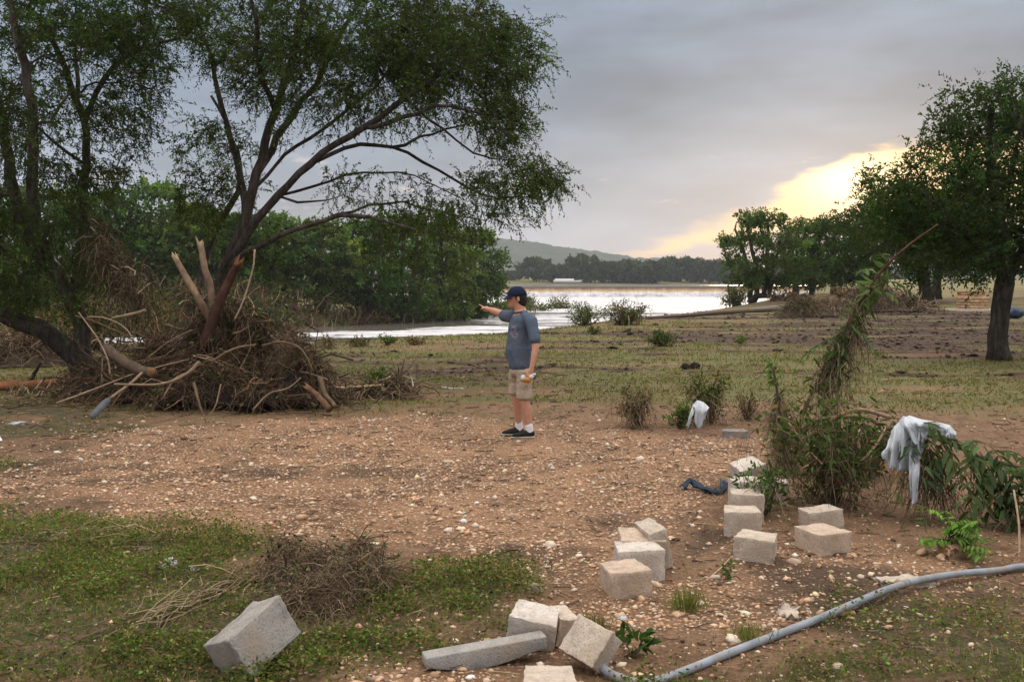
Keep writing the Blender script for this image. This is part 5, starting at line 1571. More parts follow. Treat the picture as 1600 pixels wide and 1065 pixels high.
def bush(name, label, u, y, wpx, v0, v1, nleaf, seed, col=(.06, .10, .03), leaf=(.06, .025), nstraw=0, stems=14, cat='shrub', straw_cols=None, group=None, r=.004, droop=.25, dry=.0, straw_L=(.15, .45), base=None):
    """leafy shrub: stems fan from the foot; leaves along and between them. v0 top row, v1 foot row"""
    rng = np.random.default_rng(seed)
    b = P(u, v1, y) if base is None else base
    b.z = hz(b.x, y)
    s = FPX / y
    H = (v1 - v0) / s; Wd = wpx / s / 2
    e = empty(name, b, label, cat, group)
    D = unit(np.stack([rng.normal(0, .8, stems) * Wd / max(H, .1), rng.normal(0, .6, stems) * Wd / max(H, .1), np.full(stems, 1.0)], -1))
    L = H * rng.uniform(.65, 1.1, stems)
    S0 = np.array(b)[None] + rng.normal(0, .12 * Wd, (stems, 3)) * np.array([1, 1, 0])
    PT = strand_paths(S0, D, L, np.full(stems, droop * .5), 7, rng, .08)
    mb = MB(); strands(mb, PT, np.linspace(r * 2, r * .7, 7)[None, :], pick_cols(stems, [BROWN * .8, DARK, (.10, .10, .05)], (.4, .3, .3), rng), 5)
    tag(mb.build('stems', M['wood'], e, True), kind='stuff')
    if nleaf:
        j = rng.integers(0, stems, nleaf); tt = rng.uniform(.2, 1.0, nleaf) ** .8
        f = tt * 6; i0 = np.minimum(f.astype(int), 5); fr = (f - i0)[:, None]
        C = PT[j, i0] * (1 - fr) + PT[j, i0 + 1] * fr + rng.normal(0, .20, (nleaf, 3)) * np.array([Wd, Wd * .8, H * .5]) * (1.15 - tt[:, None] * .5)
        C[:, 2] = np.maximum(C[:, 2], hgt(C[:, 0], C[:, 1]) + .02)
        LD = unit(rng.normal(0, .7, (nleaf, 3)) + unit(C - np.array(b)) * .7 - np.array([0, 0, droop]))
        cc = vary(col, nleaf, rng, .38, .07)
        dr = rng.uniform(size=nleaf) < dry
        cc[dr] = vary((.17, .115, .06), int(dr.sum()), rng, .35, .05)
        mb = MB(); add_lance(mb, C, LD, leaf[0] * rng.uniform(.6, 1.25, nleaf), leaf[1] * rng.uniform(.7, 1.2, nleaf), rng, cc)
        tag(mb.build('leaves', M['leaf'], e), kind='stuff')
    if nstraw:
        j = rng.integers(0, stems, nstraw); i0 = rng.integers(2, 7, nstraw)
        S = PT[j, i0] + rng.normal(0, .22, (nstraw, 3)) * np.array([Wd, Wd * .8, H * .35])
        S[:, 2] = np.maximum(S[:, 2], hgt(S[:, 0], S[:, 1]) + .03)
        DD = unit(rng.normal(0, .6, (nstraw, 3)) + np.array([0, 0, -.2]))
        mb = MB(); strands(mb, strand_paths(S, DD, rng.uniform(*straw_L, nstraw) * H * 1.5, rng.uniform(.3, 1.2, nstraw), 5, rng), r * rng.uniform(.35, .9, (nstraw, 1)) * np.linspace(1.1, .5, 5)[None, :], pick_cols(nstraw, straw_cols or [BROWN, DARK, TAN, STRAW], (.4, .25, .15, .2), rng))
        tag(mb.build('straw', M['straw'], e), kind='stuff')
    return e
# along the far edge of the gravel
bush('wrapped_shrub', 'brown shrub cloaked in dead grass at the gravel edge, right of the man', 995, 12.0, 54, 608, 676, 420, 401, (.055, .085, .03), (.05, .02), 260, r=.0045, dry=.35)
bush('wrapped_shrub', 'green and brown wrapped shrub with a white rag caught in its front', 1112, 12.2, 62, 588, 672, 1000, 402, (.065, .11, .03), (.055, .022), 200, r=.0045, dry=.2)
bush('shrub', 'low bright green shrub at the left foot of the shrub with the white rag', 1062, 12.0, 50, 632, 674, 420, 403, (.075, .13, .03), (.05, .022), 20, r=.004)
bush('wrapped_shrub', 'small brown tuft of dead grass behind the low grey block', 1168, 12.6, 44, 622, 672, 140, 404, (.07, .09, .03), (.05, .02), 140, r=.0045, dry=.6)
# sapling with wrack, left of the tangled bush
b = GG(1212, 742)
stick('wrapped_sapling', 'thin upright sapling wrapped in hanging wrack, green leaves at its tip', 'sapling', [(1208, 572, b.y - .1), (1214, 610, b.y - .05), (1222, 660, b.y), (1226, 742, b.y)], .010, .018, (.13, .095, .065), None, 7)
o = [x for x in COL.objects if x.name.startswith('wrapped_sapling')][0]
def child_clump(parent, pts, n, seed, L, leafn, leafcol, leaf=(.07, .02), cols=None, r=.004):
    rng = np.random.default_rng(seed)
    path = smooth_path([P(*q[:3]) for q in pts], 6)
    wd = np.interp(np.linspace(0, 1, len(path)), np.linspace(0, 1, len(pts)), [q[3] for q in pts])
    if n:
        j = rng.integers(0, len(path), n)
        S = path[j] + rng.normal(0, 1, (n, 3)) * (wd[j] * .4)[:, None]
        mb = MB(); strands(mb, strand_paths(S, unit(rng.normal(0, .45, (n, 3)) + np.array([0, 0, -.6])), rng.uniform(*L, n), rng.uniform(.3, 1.2, n), 5, rng), r * rng.uniform(.4, 1.1, (n, 1)) * np.linspace(1.1, .5, 5)[None, :], pick_cols(n, cols or [BROWN * .8, DARK, TAN * .9, STRAW * .8], (.4, .28, .12, .2), rng))
        tag(mb.build('straw', M['straw'], parent), kind='stuff')
    if leafn:
        j = rng.integers(0, len(path), leafn)
        C = path[j] + rng.normal(0, 1, (leafn, 3)) * (wd[j] * .5)[:, None]
        mb = MB(); add_lance(mb, C, unit(rng.normal(0, .7, (leafn, 3)) + np.array([0, 0, -.3])), leaf[0] * rng.uniform(.6, 1.3, leafn), leaf[1] * rng.uniform(.7, 1.2, leafn), rng, vary(leafcol, leafn, rng, .35))
        tag(mb.build('leaves', M['leaf'], parent), kind='stuff')
yb = b.y
child_clump(o, [(1216, 618, yb, .06), (1222, 660, yb, .12), (1228, 720, yb, .20)], 420, 411, (.10, .3), 90, (.07, .10, .03), r=.003)
child_clump(o, [(1206, 566, yb, .04), (1212, 590, yb, .07)], 0, 412, (.1, .2), 46, (.12, .19, .06), (.09, .025))
# the leaning sapling with leaf and wrack clumps
ys = 8.6
stick('leaning_sapling', 'long thin sapling leaning right with hanging leaf clumps and a bare tip', 'sapling', [(1466, 350, ys - .3), (1420, 383, ys - .2), (1384, 416, ys - .1), (1345, 470, ys), (1305, 545, ys + .05), (1272, 608, ys + .1), (1252, 655, ys + .1), (1240, 725, ys + .1)], .006, .020, (.115, .06, .04), None, 8)
o = [x for x in COL.objects if x.name.startswith('leaning_sapling')][0]
child_clump(o, [(1340, 500, ys, .06), (1318, 530, ys, .12), (1300, 565, ys, .15), (1282, 605, ys, .11)], 420, 413, (.10, .3), 230, (.060, .095, .035), (.11, .026), r=.003)
child_clump(o, [(1382, 425, ys, .06), (1362, 455, ys, .09), (1340, 490, ys, .09)], 60, 414, (.1, .3), 90, (.085, .13, .05), (.12, .03))
for k, (u, v, dx, dz, L) in enumerate(((1385, 440, .9, .1, .22), (1366, 425, -.5, .5, .2), (1378, 408, -.2, .9, .17), (1322, 505, .9, -.3, .25), (1290, 535, -.9, -.1, .3), (1362, 455, .8, .3, .2))):
    mb = MB(); frond(mb, P(u, v, ys - .1), (dx, -.3, dz), L, np.random.default_rng(430 + k), 5, .10, .026, .6, (.09, .14, .055)); mb.build('frond', M['leaf'], o)
# the tangled bush
bush('tangled_bush', 'dense tangled dark green bush on the block row, draped in dead grass', 1300, 7.75, 200, 614, 806, 1500, 421, (.066, .108, .034), (.075, .024), 560, 36, r=.0034, dry=.12, straw_L=(.08, .26), straw_cols=[BROWN * .75, DARK, TAN * .8, STRAW * .7])
bush('shrub', 'small leafy shoots hanging over the row of pale blocks', 1190, 7.35, 70, 735, 826, 240, 422, (.065, .11, .032), (.065, .022), 60, 12, r=.003)
bush('shrub', 'upright dark green shoots behind the bent branches of the tangled bush', 1365, 8.9, 70, 600, 690, 560, 423, (.05, .085, .028), (.07, .024), 60, 14, r=.004)
bush('shrub', 'sprawling green shoots left behind the leaning sapling', 1290, 9.0, 120, 620, 690, 420, 424, (.06, .095, .03), (.06, .022), 160, 14, r=.004, dry=.3)
tb = [x for x in COL.objects if x.name.startswith('tangled_bush')][0]
for px, r0, r1, c in [([(1246, 690, 7.9), (1262, 663, 7.85), (1300, 652, 7.8), (1350, 652, 7.75), (1378, 664, 7.7)], .016, .018, BROWN * 1.2), ([(1282, 668, 7.8), (1310, 650, 7.75), (1345, 640, 7.7), (1392, 652, 7.65)], .014, .018, BROWN * 1.35),
                      ([(1340, 725, 7.5), (1365, 700, 7.5), (1385, 668, 7.55)], .008, .010, TAN), ([(1232, 660, 7.7), (1262, 700, 7.6), (1285, 725, 7.5)], .006, .006, TAN), ([(1395, 852, 6.9), (1412, 815, 7.1), (1422, 780, 7.2)], .007, .007, DARK)]:
    stick('branch', None, None, px, r0, r1, c, tb, 7)
# fallen leafy bough on the right
yf = 7.3
stick('fallen_bough', 'fallen bough with limp compound leaves under and right of the white plastic sheet', 'bough', [(1385, 668, yf + .2), (1430, 672, yf + .1), (1480, 690, yf), (1540, 715, yf - .1), (1610, 735, yf - .2), (1690, 770, yf - .3)], .022, .012, (.16, .115, .075), None, 8)
fb = [x for x in COL.objects if x.name.startswith('fallen_bough')][0]
rg = np.random.default_rng(441)
for k in range(44):
    t = rg.uniform(0, 1)
    u = 1425 + 240 * t; v = 672 + 85 * t + rg.normal(0, 8)
    L = rg.uniform(.26, .46)
    dry_ = t < .2 and rg.uniform() < .5
    mb = MB(); frond(mb, P(u, v, yf - .2 * t + rg.normal(0, .08)), (rg.normal(.25, .7), rg.normal(-.5, .4), rg.normal(-.15, .45)), L, rg, 6, rg.uniform(.11, .16), rg.uniform(.030, .042), rg.uniform(.5, 1.1), (.15, .13, .06) if dry_ else ((.095, .142, .062) if rg.uniform() < .65 else (.055, .09, .038)))
    mb.build('frond', M['leaf'], fb)
child_clump(fb, [(1420, 680, yf, .08), (1450, 720, yf, .14), (1470, 760, yf, .12)], 260, 442, (.15, .4), 60, (.10, .10, .045), (.1, .022), r=.0035)
child_clump(fb, [(1560, 760, yf - .2, .14), (1600, 800, yf - .4, .16)], 60, 443, (.15, .4), 90, (.03, .05, .022), (.11, .03), r=.0035)
p0 = GG(1488, 862)
e = empty('young_plant', p0, 'young bright green plant with narrow leaves under the fallen bough', 'plant')
for k in range(26):
    rg2 = np.random.default_rng(450 + k)
    mb = MB(); frond(mb, np.array(p0) + np.array([rg2.normal(0, .07), rg2.normal(0, .05), .02 + rg2.uniform(0, .12)]), (rg2.normal(0, .7), rg2.normal(-.2, .5), 1.0), rg2.uniform(.18, .34), rg2, 7, .075, .017, .45, (.12, .22, .045)); mb.build('frond', M['leaf'], e)
stick('dry_cane', 'pale dry cane standing upright at the right edge below the fallen bough', 'cane', [(1584, 765, 6.5), (1592, 820, 6.4), (1592, 885, 6.3), (1590, 905, 6.25)], .006, .009, TAN * 1.3, None, 7)
# ---- white plastic sheet caught on the bough
def plastic_mat():
    m, g, out = new_mat('thin_plastic')
    co = objco(g)
    c = g.ramp(g.noise(co, 12, 4, .6), [(.3, (.62, .66, .72)), (.6, (.80, .83, .88))])
    p = prin(g, c, .38, .4, bump(g, g.noise(g.mapping(co, (26, 26, 7)), 1.0, 4, .6, .8), .7, .012))
    t = g.node('ShaderNodeBsdfTranslucent'); g.put(t.inputs[0], (.8, .83, .88))
    mx_ = g.node('ShaderNodeMixShader'); mx_.inputs[0].default_value = .35
    g.put(mx_.inputs[1], p.outputs[0]); g.put(mx_.inputs[2], t.outputs[0])
    g.put(out.inputs[0], mx_.outputs[0])
    return m
M['plastic'] = plastic_mat()
def drape(mb, top, bot, y, seed, ns=46, nt=22, fold=.035, back=.0, freq=5.0, rag=10):
    """sheet hanging from the line 'top' to the torn line 'bot' (photo pixels)"""
    top = np.array(top, float); bot = np.array(bot, float)
    s = np.linspace(0, 1, ns)
    T = np.stack([np.interp(s, np.linspace(0, 1, len(top)), top[:, k]) for k in range(2)], -1)
    B_ = np.stack([np.interp(s, np.linspace(0, 1, len(bot)), bot[:, k]) for k in range(2)], -1)
    rg = np.random.default_rng(seed)
    B_[:, 1] += (fbm(s * 16, s * 0, seed) - .5) * rag + rg.normal(0, rag * .12, ns)
    V = []
    for i in range(ns):
        for j in range(nt):
            t = j / (nt - 1)
            q = T[i] * (1 - t) + B_[i] * t
            f = fold * (.25 + t) * (math.sin(s[i] * freq * 6.283 + 1.7 * t + seed) + .5 * math.sin(s[i] * freq * 13.1 + 3 * t) + .35 * math.sin(s[i] * freq * 23.7 - 5 * t)) + .05 * (fbm(s[i] * 5 + seed, t * 4, seed + 3) - .5)
            yy = y - .10 * math.sin(min(1, t * 2.2) * 1.57) * (1 - back) + back * .12 * t + f
            V.append(tuple(P(q[0] + f * 60, q[1], yy)))
    F = np.array([(i * nt + j, (i + 1) * nt + j, (i + 1) * nt + j + 1, i * nt + j + 1) for i in range(ns - 1) for j in range(nt - 1)])
    mb.add(np.array(V), F, (.8, .8, .8))
mb = MB()
drape(mb, [(1387, 697), (1394, 672), (1412, 650), (1422, 652), (1436, 660), (1446, 658)], [(1379, 712), (1392, 734), (1408, 737), (1424, 736), (1437, 722), (1444, 690)], 7.3, 3, 56, 26)
drape(mb, [(1404, 656), (1420, 649), (1440, 655), (1466, 660), (1484, 664), (1493, 676)], [(1432, 700), (1440, 690), (1450, 678), (1468, 680), (1482, 686), (1494, 684)], 7.28, 8, 50, 16, .02, 0, 4, 8)
drape(mb, [(1420, 712), (1427, 710), (1437, 712)], [(1421, 776), (1428, 788), (1433, 782)], 7.22, 5, 12, 30, .012, 0, 1.5, 10)
o = mb.build('plastic_sheet', M['plastic'], None, True, origin=tuple(P(1420, 660, 7.3)))
md = o.modifiers.new('t', 'SOLIDIFY'); md.thickness = .0025
tag(o, 'torn white plastic sheet hanging over the fallen bough on the right', 'plastic sheet')
mb = MB()
drape(mb, [(1082, 632), (1090, 625), (1100, 628), (1108, 636)], [(1086, 640), (1088, 668), (1092, 670), (1106, 642)], 11.75, 6, 22, 16, .02, 0, 2.5, 6)
drape(mb, [(1082, 632), (1087, 634)], [(1072, 664), (1076, 668)], 11.72, 7, 8, 14, .012, 0, 1.5, 6)
o = mb.build('plastic_rag', M['plastic'], None, True, origin=tuple(P(1090, 640, 11.8)))
o.modifiers.new('t', 'SOLIDIFY').thickness = .0025
tag(o, 'small white plastic rag hanging on the wrapped shrub right of the man', 'plastic rag')
def crumple(label, u, v, w, d, h, seed, name='plastic_scrap', cat='plastic scrap', col=(.62, .65, .68)):
    p = GG(u, v); rg = np.random.default_rng(seed)
    bm = bmesh.new(); bmesh.ops.create_icosphere(bm, subdivisions=3, radius=1)
    V = np.array([q.co for q in bm.verts]); F = np.array([[q.index for q in f.verts] for f in bm.faces]); bm.free()
    k = .55 + .9 * np.abs(fbm(V[:, 0] * 3.1 + seed, V[:, 1] * 3.1 + V[:, 2] * 2, seed) - .5) * 2 + rg.uniform(-.07, .07, len(V))
    V = V * k[:, None] * np.array([w, d, h])
    o = mesh_np(name, V + np.array(p) + np.array([0, 0, h * .35]), F, M['plastic'], None, None, False, origin=tuple(p))
    return tag(o, label, cat)
crumple('crumpled pale plastic bag on the green weeds in the left foreground', 263, 890, .085, .06, .05, 1, 'plastic_bag', 'plastic bag')
crumple('smaller scrap of pale plastic just right of the crumpled bag', 300, 893, .06, .035, .02, 2)
crumple('flat white plastic scrap on the grass at the left edge', 30, 664, .13, .07, .03, 3)
crumple('tiny white scrap on the stones left of the lone square block', 974, 968, .03, .02, .018, 4)

# ================================================================== MIDDLE DISTANCE
bush('riverbank_bush', 'wide dark bush on the riverbank in front of the white water', 975, 42, 76, 466, 510, 1700, 501, (.052, .080, .028), (.11, .045), 60, 22, r=.02, dry=.15)
bush('riverbank_bush', 'lighter green bush joining the wide riverbank bush on its left', 915, 41, 60, 474, 512, 1100, 502, (.07, .11, .03), (.10, .04), 30, 16, r=.018)
bush('field_bush', 'round dark green tussock alone in the field right of the man', 1032, 27.5, 44, 518, 546, 900, 503, (.055, .085, .028), (.09, .022), 60, 18, r=.008)
bush('field_bush', 'small dark tussock near the riverbank, behind the man on the right', 926, 34, 26, 516, 532, 140, 504, (.06, .09, .03), (.12, .035), 20, 10, r=.008)
bush('field_bush', 'pale green tuft in the muddy field right of the round tussock', 1158, 28.5, 26, 526, 540, 160, 505, (.10, .14, .05), (.11, .02), 10, 10, r=.006)
bush('bank_weeds', 'low weeds on the bank edge below the white water, left of the man', 560, 27.5, 60, 526, 546, 240, 506, (.06, .085, .03), (.10, .03), 50, 14, r=.007, dry=.3)
bush('bank_weeds', 'bright green weeds on the bank edge below the white water', 604, 28.0, 28, 526, 545, 200, 507, (.075, .125, .035), (.10, .03), 10, 10, r=.007)
bush('bank_weeds', 'brownish weeds on the bank edge right of the bright green ones', 648, 28.2, 50, 527, 545, 160, 508, (.09, .085, .035), (.10, .03), 50, 12, r=.007, dry=.4)
bush('bank_weeds', 'brown weeds at the left end of the bank edge beside the peak of wrack', 512, 26.5, 40, 528, 552, 140, 509, (.08, .075, .03), (.10, .03), 60, 10, r=.007, dry=.5)
bush('bank_thicket', 'dark leafy thicket on the bank behind the left side of the heap', 150, 25.5, 150, 462, 565, 1500, 517, (.040, .066, .024), (.11, .045), 160, 30, r=.010, dry=.3)
bush('bank_thicket', 'dark leafy thicket on the bank right behind the thick brown log', 240, 26.0, 130, 470, 562, 1300, 518, (.048, .078, .026), (.11, .045), 140, 26, r=.010, dry=.25)
bush('bank_thicket', 'brownish thicket on the bank at the left edge behind the bent trunk', 50, 26.0, 150, 478, 562, 1100, 519, (.055, .07, .028), (.11, .045), 200, 26, r=.010, dry=.4)
bush('island_bush', 'dark bush on the low island behind the cap of the man', 832, 156, 84, 436, 484, 2000, 511, (.055, .085, .032), (.38, .16), 20, 20, r=.06, dry=.2, base=P(832, 484, 156))
bush('island_bush', 'dark bush at the tip of the low island, right of the man', 878, 168, 70, 444, 482, 1700, 512, (.06, .085, .032), (.38, .16), 20, 18, r=.06, dry=.25, base=P(878, 482, 168))
bush('island_bush', 'low green bush on the island shore left of the dark ones', 792, 134, 70, 444, 490, 1400, 513, (.06, .095, .03), (.36, .16), 10, 16, r=.05, base=P(792, 490, 134))
bush('riverside_bush', 'dark bush at the foot of the leftmost riverside tree', 1150, 78, 50, 450, 482, 900, 514, (.055, .085, .03), (.24, .10), 30, 16, r=.03, dry=.3)
bush('riverside_bush', 'brown brush at the feet of the riverside trees', 1222, 82, 60, 456, 480, 200, 515, (.06, .06, .03), (.4, .14), 120, 16, r=.03, dry=.6)
bush('riverside_bush', 'brown brush at the feet of the right riverside trees', 1325, 86, 60, 452, 478, 200, 516, (.06, .06, .03), (.4, .14), 120, 16, r=.03, dry=.6)
y1 = GG(1258, 496).y; y2 = GG(1385, 488).y
heap('brush_pile', 'olive green brush pile on the muddy field below the riverside trees', 'brush pile', [(ux(1258, y1), y1 + .6, 1.15, .95, .8), (ux(1285, y1), y1 + .8, .8, .8, .7)], 900, 40, 521, (.25, .7), .010, (.6, 1.5), (.012, .03), .8, 1500, straw_cols=[(.12, .11, .05), DARK, (.16, .13, .06), BROWN])
heap('brush_pile', 'brown pile of broken trunks and roots in front of the thick dark oak trunk', 'brush pile', [(ux(1385, y2), y2 + .6, 1.5, 1.5, 1.0), (ux(1350, y2), y2 + .8, 1.3, 1.0, .9), (ux(1425, y2), y2 + .6, .9, 1.1, .8)], 900, 90, 522, (.25, .8), .010, (.8, 2.4), (.015, .06), .7, 500)
heap('brush_pile', 'low brown tail of brush between the two field piles', 'brush pile', [(ux(1315, y1), y1 + 2, .95, 1.0, .8)], 360, 40, 523, (.25, .7), .010, (.7, 1.6), (.012, .04), .7, 160)
def logline(label, px, r0, r1, col):
    q = [G0(u, v) for u, v in px]
    path = smooth_path([Vector((a.x, a.y, hz(a.x, a.y) + r0 * .8)) for a in q], 6)
    mb = MB(); add_tube(mb, path, np.linspace(r0, r1, len(path)), 9, col, jit=.08)
    tag(mb.build('fallen_log', M['wood'], None, True, origin=tuple(path[0])), label, 'log')
logline('long fallen trunk lying from the riverbank to the brush piles', [(1330, 473), (1240, 484), (1140, 490), (1060, 497), (1010, 501)], .15, .07, (.13, .095, .075))
logline('pale thin trunk lying above the long fallen trunk by the riverside trees', [(1290, 472), (1210, 482), (1165, 486)], .10, .07, (.27, .23, .19))
for (u, v, w, lab) in ((1084, 577, .12, 'dark clod of mud on the track in the field, right one of two'), (1072, 578, .10, 'small dark clod of mud on the track, left one of two')):
    p = GG(u, v); rg = np.random.default_rng(u)
    bm = bmesh.new(); bmesh.ops.create_icosphere(bm, subdivisions=2, radius=1)
    V = np.array([q.co for q in bm.verts]); F = np.array([[q.index for q in f.verts] for f in bm.faces]); bm.free()
    V = V * rg.uniform(.65, 1.2, (len(V), 1)) * np.array([w, w * .8, w * .75])
    tag(mesh_np('mud_clod', V + np.array(p) + np.array([0, 0, w * .4]), F, M['bark'], None, np.tile([.035, .026, .02], (len(V), 1)), origin=tuple(p)), lab, 'clod')
# ---- stone fire pit, with its slab
def fire_pit():
    p = GG(1518, 486); y = p.y + 1.0
    c = Vector((ux(1518, y), y, hz(ux(1518, y), y)))
    e = empty('fire_pit', c, 'tan stone fire pit with higher back wall on a concrete slab at the right', 'fire pit')
    s = y / FPX
    r = 23 * s; hf = 18 * s; hb = 28 * s
    rg = np.random.default_rng(9)
    for nm, hh, sel in (('front_wall', hf, lambda a: math.sin(a) < .2), ('back_wall', hb, lambda a: math.sin(a) >= .2)):
        mb = MB(); nc = max(3, round(hh / .16)); ch = hh / nc; ns = 22
        for ci in range(nc):
            for k in range(ns):
                a = (k + .5 * (ci % 2)) / ns * 2 * math.pi
                if not sel(a): continue
                da = math.pi / ns * .985
                ro = r + rg.uniform(-.015, .02); ri = r * .72
                z0, z1 = ci * ch + .002, (ci + 1) * ch - .002
                V = [(c.x + rr * math.cos(aa), c.y + rr * math.sin(aa) * .9, c.z + .12 + zz) for rr in (ri, ro) for aa in (a - da, a + da) for zz in (z0, z1)]
                mb.add(np.array(V), np.array([(0, 1, 3, 2), (4, 6, 7, 5), (0, 4, 5, 1), (2, 3, 7, 6), (0, 2, 6, 4), (1, 5, 7, 3)]), np.array((.42, .27, .155)) * math.exp(rg.normal(0, .13)))
        tag(mb.build(nm, M['stone'], e), kind='stuff')
    mb = MB(); n = 28; R0 = r * 1.75
    V = [(c.x + R0 * math.cos(a), c.y + R0 * .8 * math.sin(a), c.z + zz) for zz in (-.1, .12) for a in np.linspace(0, 2 * math.pi, n, endpoint=False)] + [(c.x, c.y, c.z + .12)]
    mb.add(np.array(V), np.array([(k, (k + 1) % n, n + (k + 1) % n, n + k) for k in range(n)]), (.42, .36, .29)); mb.f3.append(np.array([(2 * n, n + k, n + (k + 1) % n) for k in range(n)]))
    mb.build('base_slab', M['block'], e)
    q = GG(1585, 498); rg = np.random.default_rng(4)
    bm = bmesh.new(); bmesh.ops.create_icosphere(bm, subdivisions=3, radius=1)
    V = np.array([t.co for t in bm.verts]); F = np.array([[t.index for t in f.verts] for f in bm.faces]); bm.free()
    w = 17 * q.y / FPX
    V = V * (.8 + .9 * (fbm(V[:, 0] * 3 + 3, V[:, 1] * 2 + V[:, 2] * 2, 5)[:, None] - .5)) * np.array([w, w * .7, w * .62])
    o = mesh_np('stuffed_sack', V + np.array(q) + np.array([0, 0, w * .5]), F, plain('dark_blue_plastic', (.03, .045, .09), .45, .4, 6, .5), None, None, True, origin=tuple(q))
    tag(o, 'dark blue stuffed sack on the ground beside the oak trunk at the right edge', 'sack')
fire_pit()
crumple('white scrap on the ground in front of the thick dark oak trunk', 1447, 484, .28, .2, .12, 7)
crumple('pale blue plastic scrap right of the thick dark oak trunk', 1457, 474, .38, .2, .14, 8)
# road, white boat, post in the distance
def far_bits():
    xs = np.linspace(30, 330, 60); V = []
    for x in xs:
        yc = 168 + .12 * x
        for dy in (-1.6, 1.6): V.append((x, yc + dy, float(land(x, yc + dy)) + .05))
    F = np.array([(2 * i, 2 * i + 2, 2 * i + 3, 2 * i + 1) for i in range(len(xs) - 1)])
    tag(mesh_np('road', np.array(V), F, plain('pale_road', (.46, .42, .38), .9, .2, 1.0, .15), None, None), kind='structure')
    p = P(886, 436, 640); p.z = float(land(p.x, 640)) + .3
    e = empty('white_boat', p, 'tiny white covered boat on the far shore under the hill', 'boat')
    mb = MB(); L, W, H = 9.0, 3.0, 1.6
    st = []
    for t in np.linspace(-1, 1, 9):
        w = W * .5 * (1 - max(0, t) ** 3 * .9)
        st += [(p.x + t * L, p.y - w, p.z + H * (1 + .15 * t * t)), (p.x + t * L * .94, p.y - w * .6, p.z), (p.x + t * L * .94, p.y + w * .6, p.z), (p.x + t * L, p.y + w, p.z + H * (1 + .15 * t * t))]
    mb.add(np.array(st), np.array([(i * 4 + k, i * 4 + (k + 1) % 4, i * 4 + 4 + (k + 1) % 4, i * 4 + 4 + k) for i in range(8) for k in range(4)]), (.62, .60, .60))
    mb.build('hull', M['stone'], e)
    mb = MB(); st = []
    for t in np.linspace(-.9, .5, 6): st += [(p.x + t * L, p.y - 1.1, p.z + H), (p.x + t * L * .95, p.y - .7, p.z + H + 1.2), (p.x + t * L * .95, p.y + .7, p.z + H + 1.2), (p.x + t * L, p.y + 1.1, p.z + H)]
    mb.add(np.array(st), np.array([(i * 4 + k, i * 4 + k + 1, i * 4 + 5 + k, i * 4 + 4 + k) for i in range(5) for k in range(3)]), (.70, .69, .70))
    mb.build('cover', M['stone'], e)
    q = G0(1486, 462); y = q.y + 30
    b = Vector((ux(1486, y), y, float(land(ux(1486, y), y))))
    mb = MB(); add_tube(mb, [b, b + Vector((0, 0, 3.2))], .09, 8, (.6, .6, .6)); tag(mb.build('white_post', M['stone'], None, True, origin=tuple(b)), 'thin white post standing far behind the fire pit', 'post')
far_bits()
# ---- scrub under the left bank wood, too dense to count
def undergrowth():
    rng = np.random.default_rng(601); mb = MB(); wb = MB()
    for k in range(150):
        u = rng.uniform(-120, 800)
        toe = np.interp(u, [-120, 430, 560, 700, 800, 860], [82, 88, 98, 115, 134, 160])
        y = toe + rng.uniform(1, 10)
        x = ux(u, y); z = float(land(x, y))
        w, h = rng.uniform(1.2, 2.8), rng.uniform(1.0, 3.2)
        n = 120
        d = unit(rng.normal(size=(n, 3))) * rng.uniform(.3, 1, (n, 1)) ** .5
        C = np.array([x, y, z + h * .45]) + d * np.array([w, w, h * .6])
        brown = rng.uniform() < .30
        V, F = leaf_geo(C, unit(d + rng.normal(0, .6, (n, 3)) + np.array([0, 0, -.2])), rng.uniform(.3, .7, n), rng.uniform(.12, .28, n), rng)
        mb.add(V, F, np.repeat(vary((.11, .075, .045) if brown else ((.055, .085, .028) if rng.uniform() < .6 else (.08, .115, .03)), n, rng, .4), 4, 0))
        m = 10
        S = np.array([x, y, z]) + rng.normal(0, 1, (m, 3)) * np.array([w * .7, w * .7, .1])
        strands(wb, strand_paths(S, unit(rng.normal(0, .4, (m, 3)) + np.array([0, 0, 1])), rng.uniform(1, 3.5, m), np.full(m, .1), 5, rng), np.linspace(.07, .03, 5)[None, :], pick_cols(m, [BROWN * .7, DARK, TAN * .7], (.4, .4, .2), rng))
    tag(mb.build('undergrowth', M['leaf']), 'dense scrub along the foot of the left bank wood', 'scrub', kind='stuff')
    tag(wb.build('dead_brush', M['wood']), 'bare brown stems and dead brush along the left bank waterline', 'brush', kind='stuff')
undergrowth()

# ================================================================== GROUND COVER
def spread(n, r0, r1, half, rng, p=1.0):
    """random ground points, thinning out with distance"""
    r = (rng.uniform(r0 ** (2 - p), r1 ** (2 - p), n)) ** (1 / (2 - p))
    th = rng.uniform(-half, half, n)
    return r * np.sin(th), r * np.cos(th)
ICO = {}
def ico(s):
    if s == 'o':
        return (np.array([(1, 0, 0), (-1, 0, 0), (0, 1, 0), (0, -1, 0), (0, 0, 1), (0, 0, -1)], float), np.array([(0, 2, 4), (2, 1, 4), (1, 3, 4), (3, 0, 4), (2, 0, 5), (1, 2, 5), (3, 1, 5), (0, 3, 5)]))
    if s not in ICO:
        bm = bmesh.new(); bmesh.ops.create_icosphere(bm, subdivisions=s, radius=1)
        ICO[s] = (np.array([v.co for v in bm.verts]), np.array([[v.index for v in f.verts] for f in bm.faces])); bm.free()
    return ICO[s]
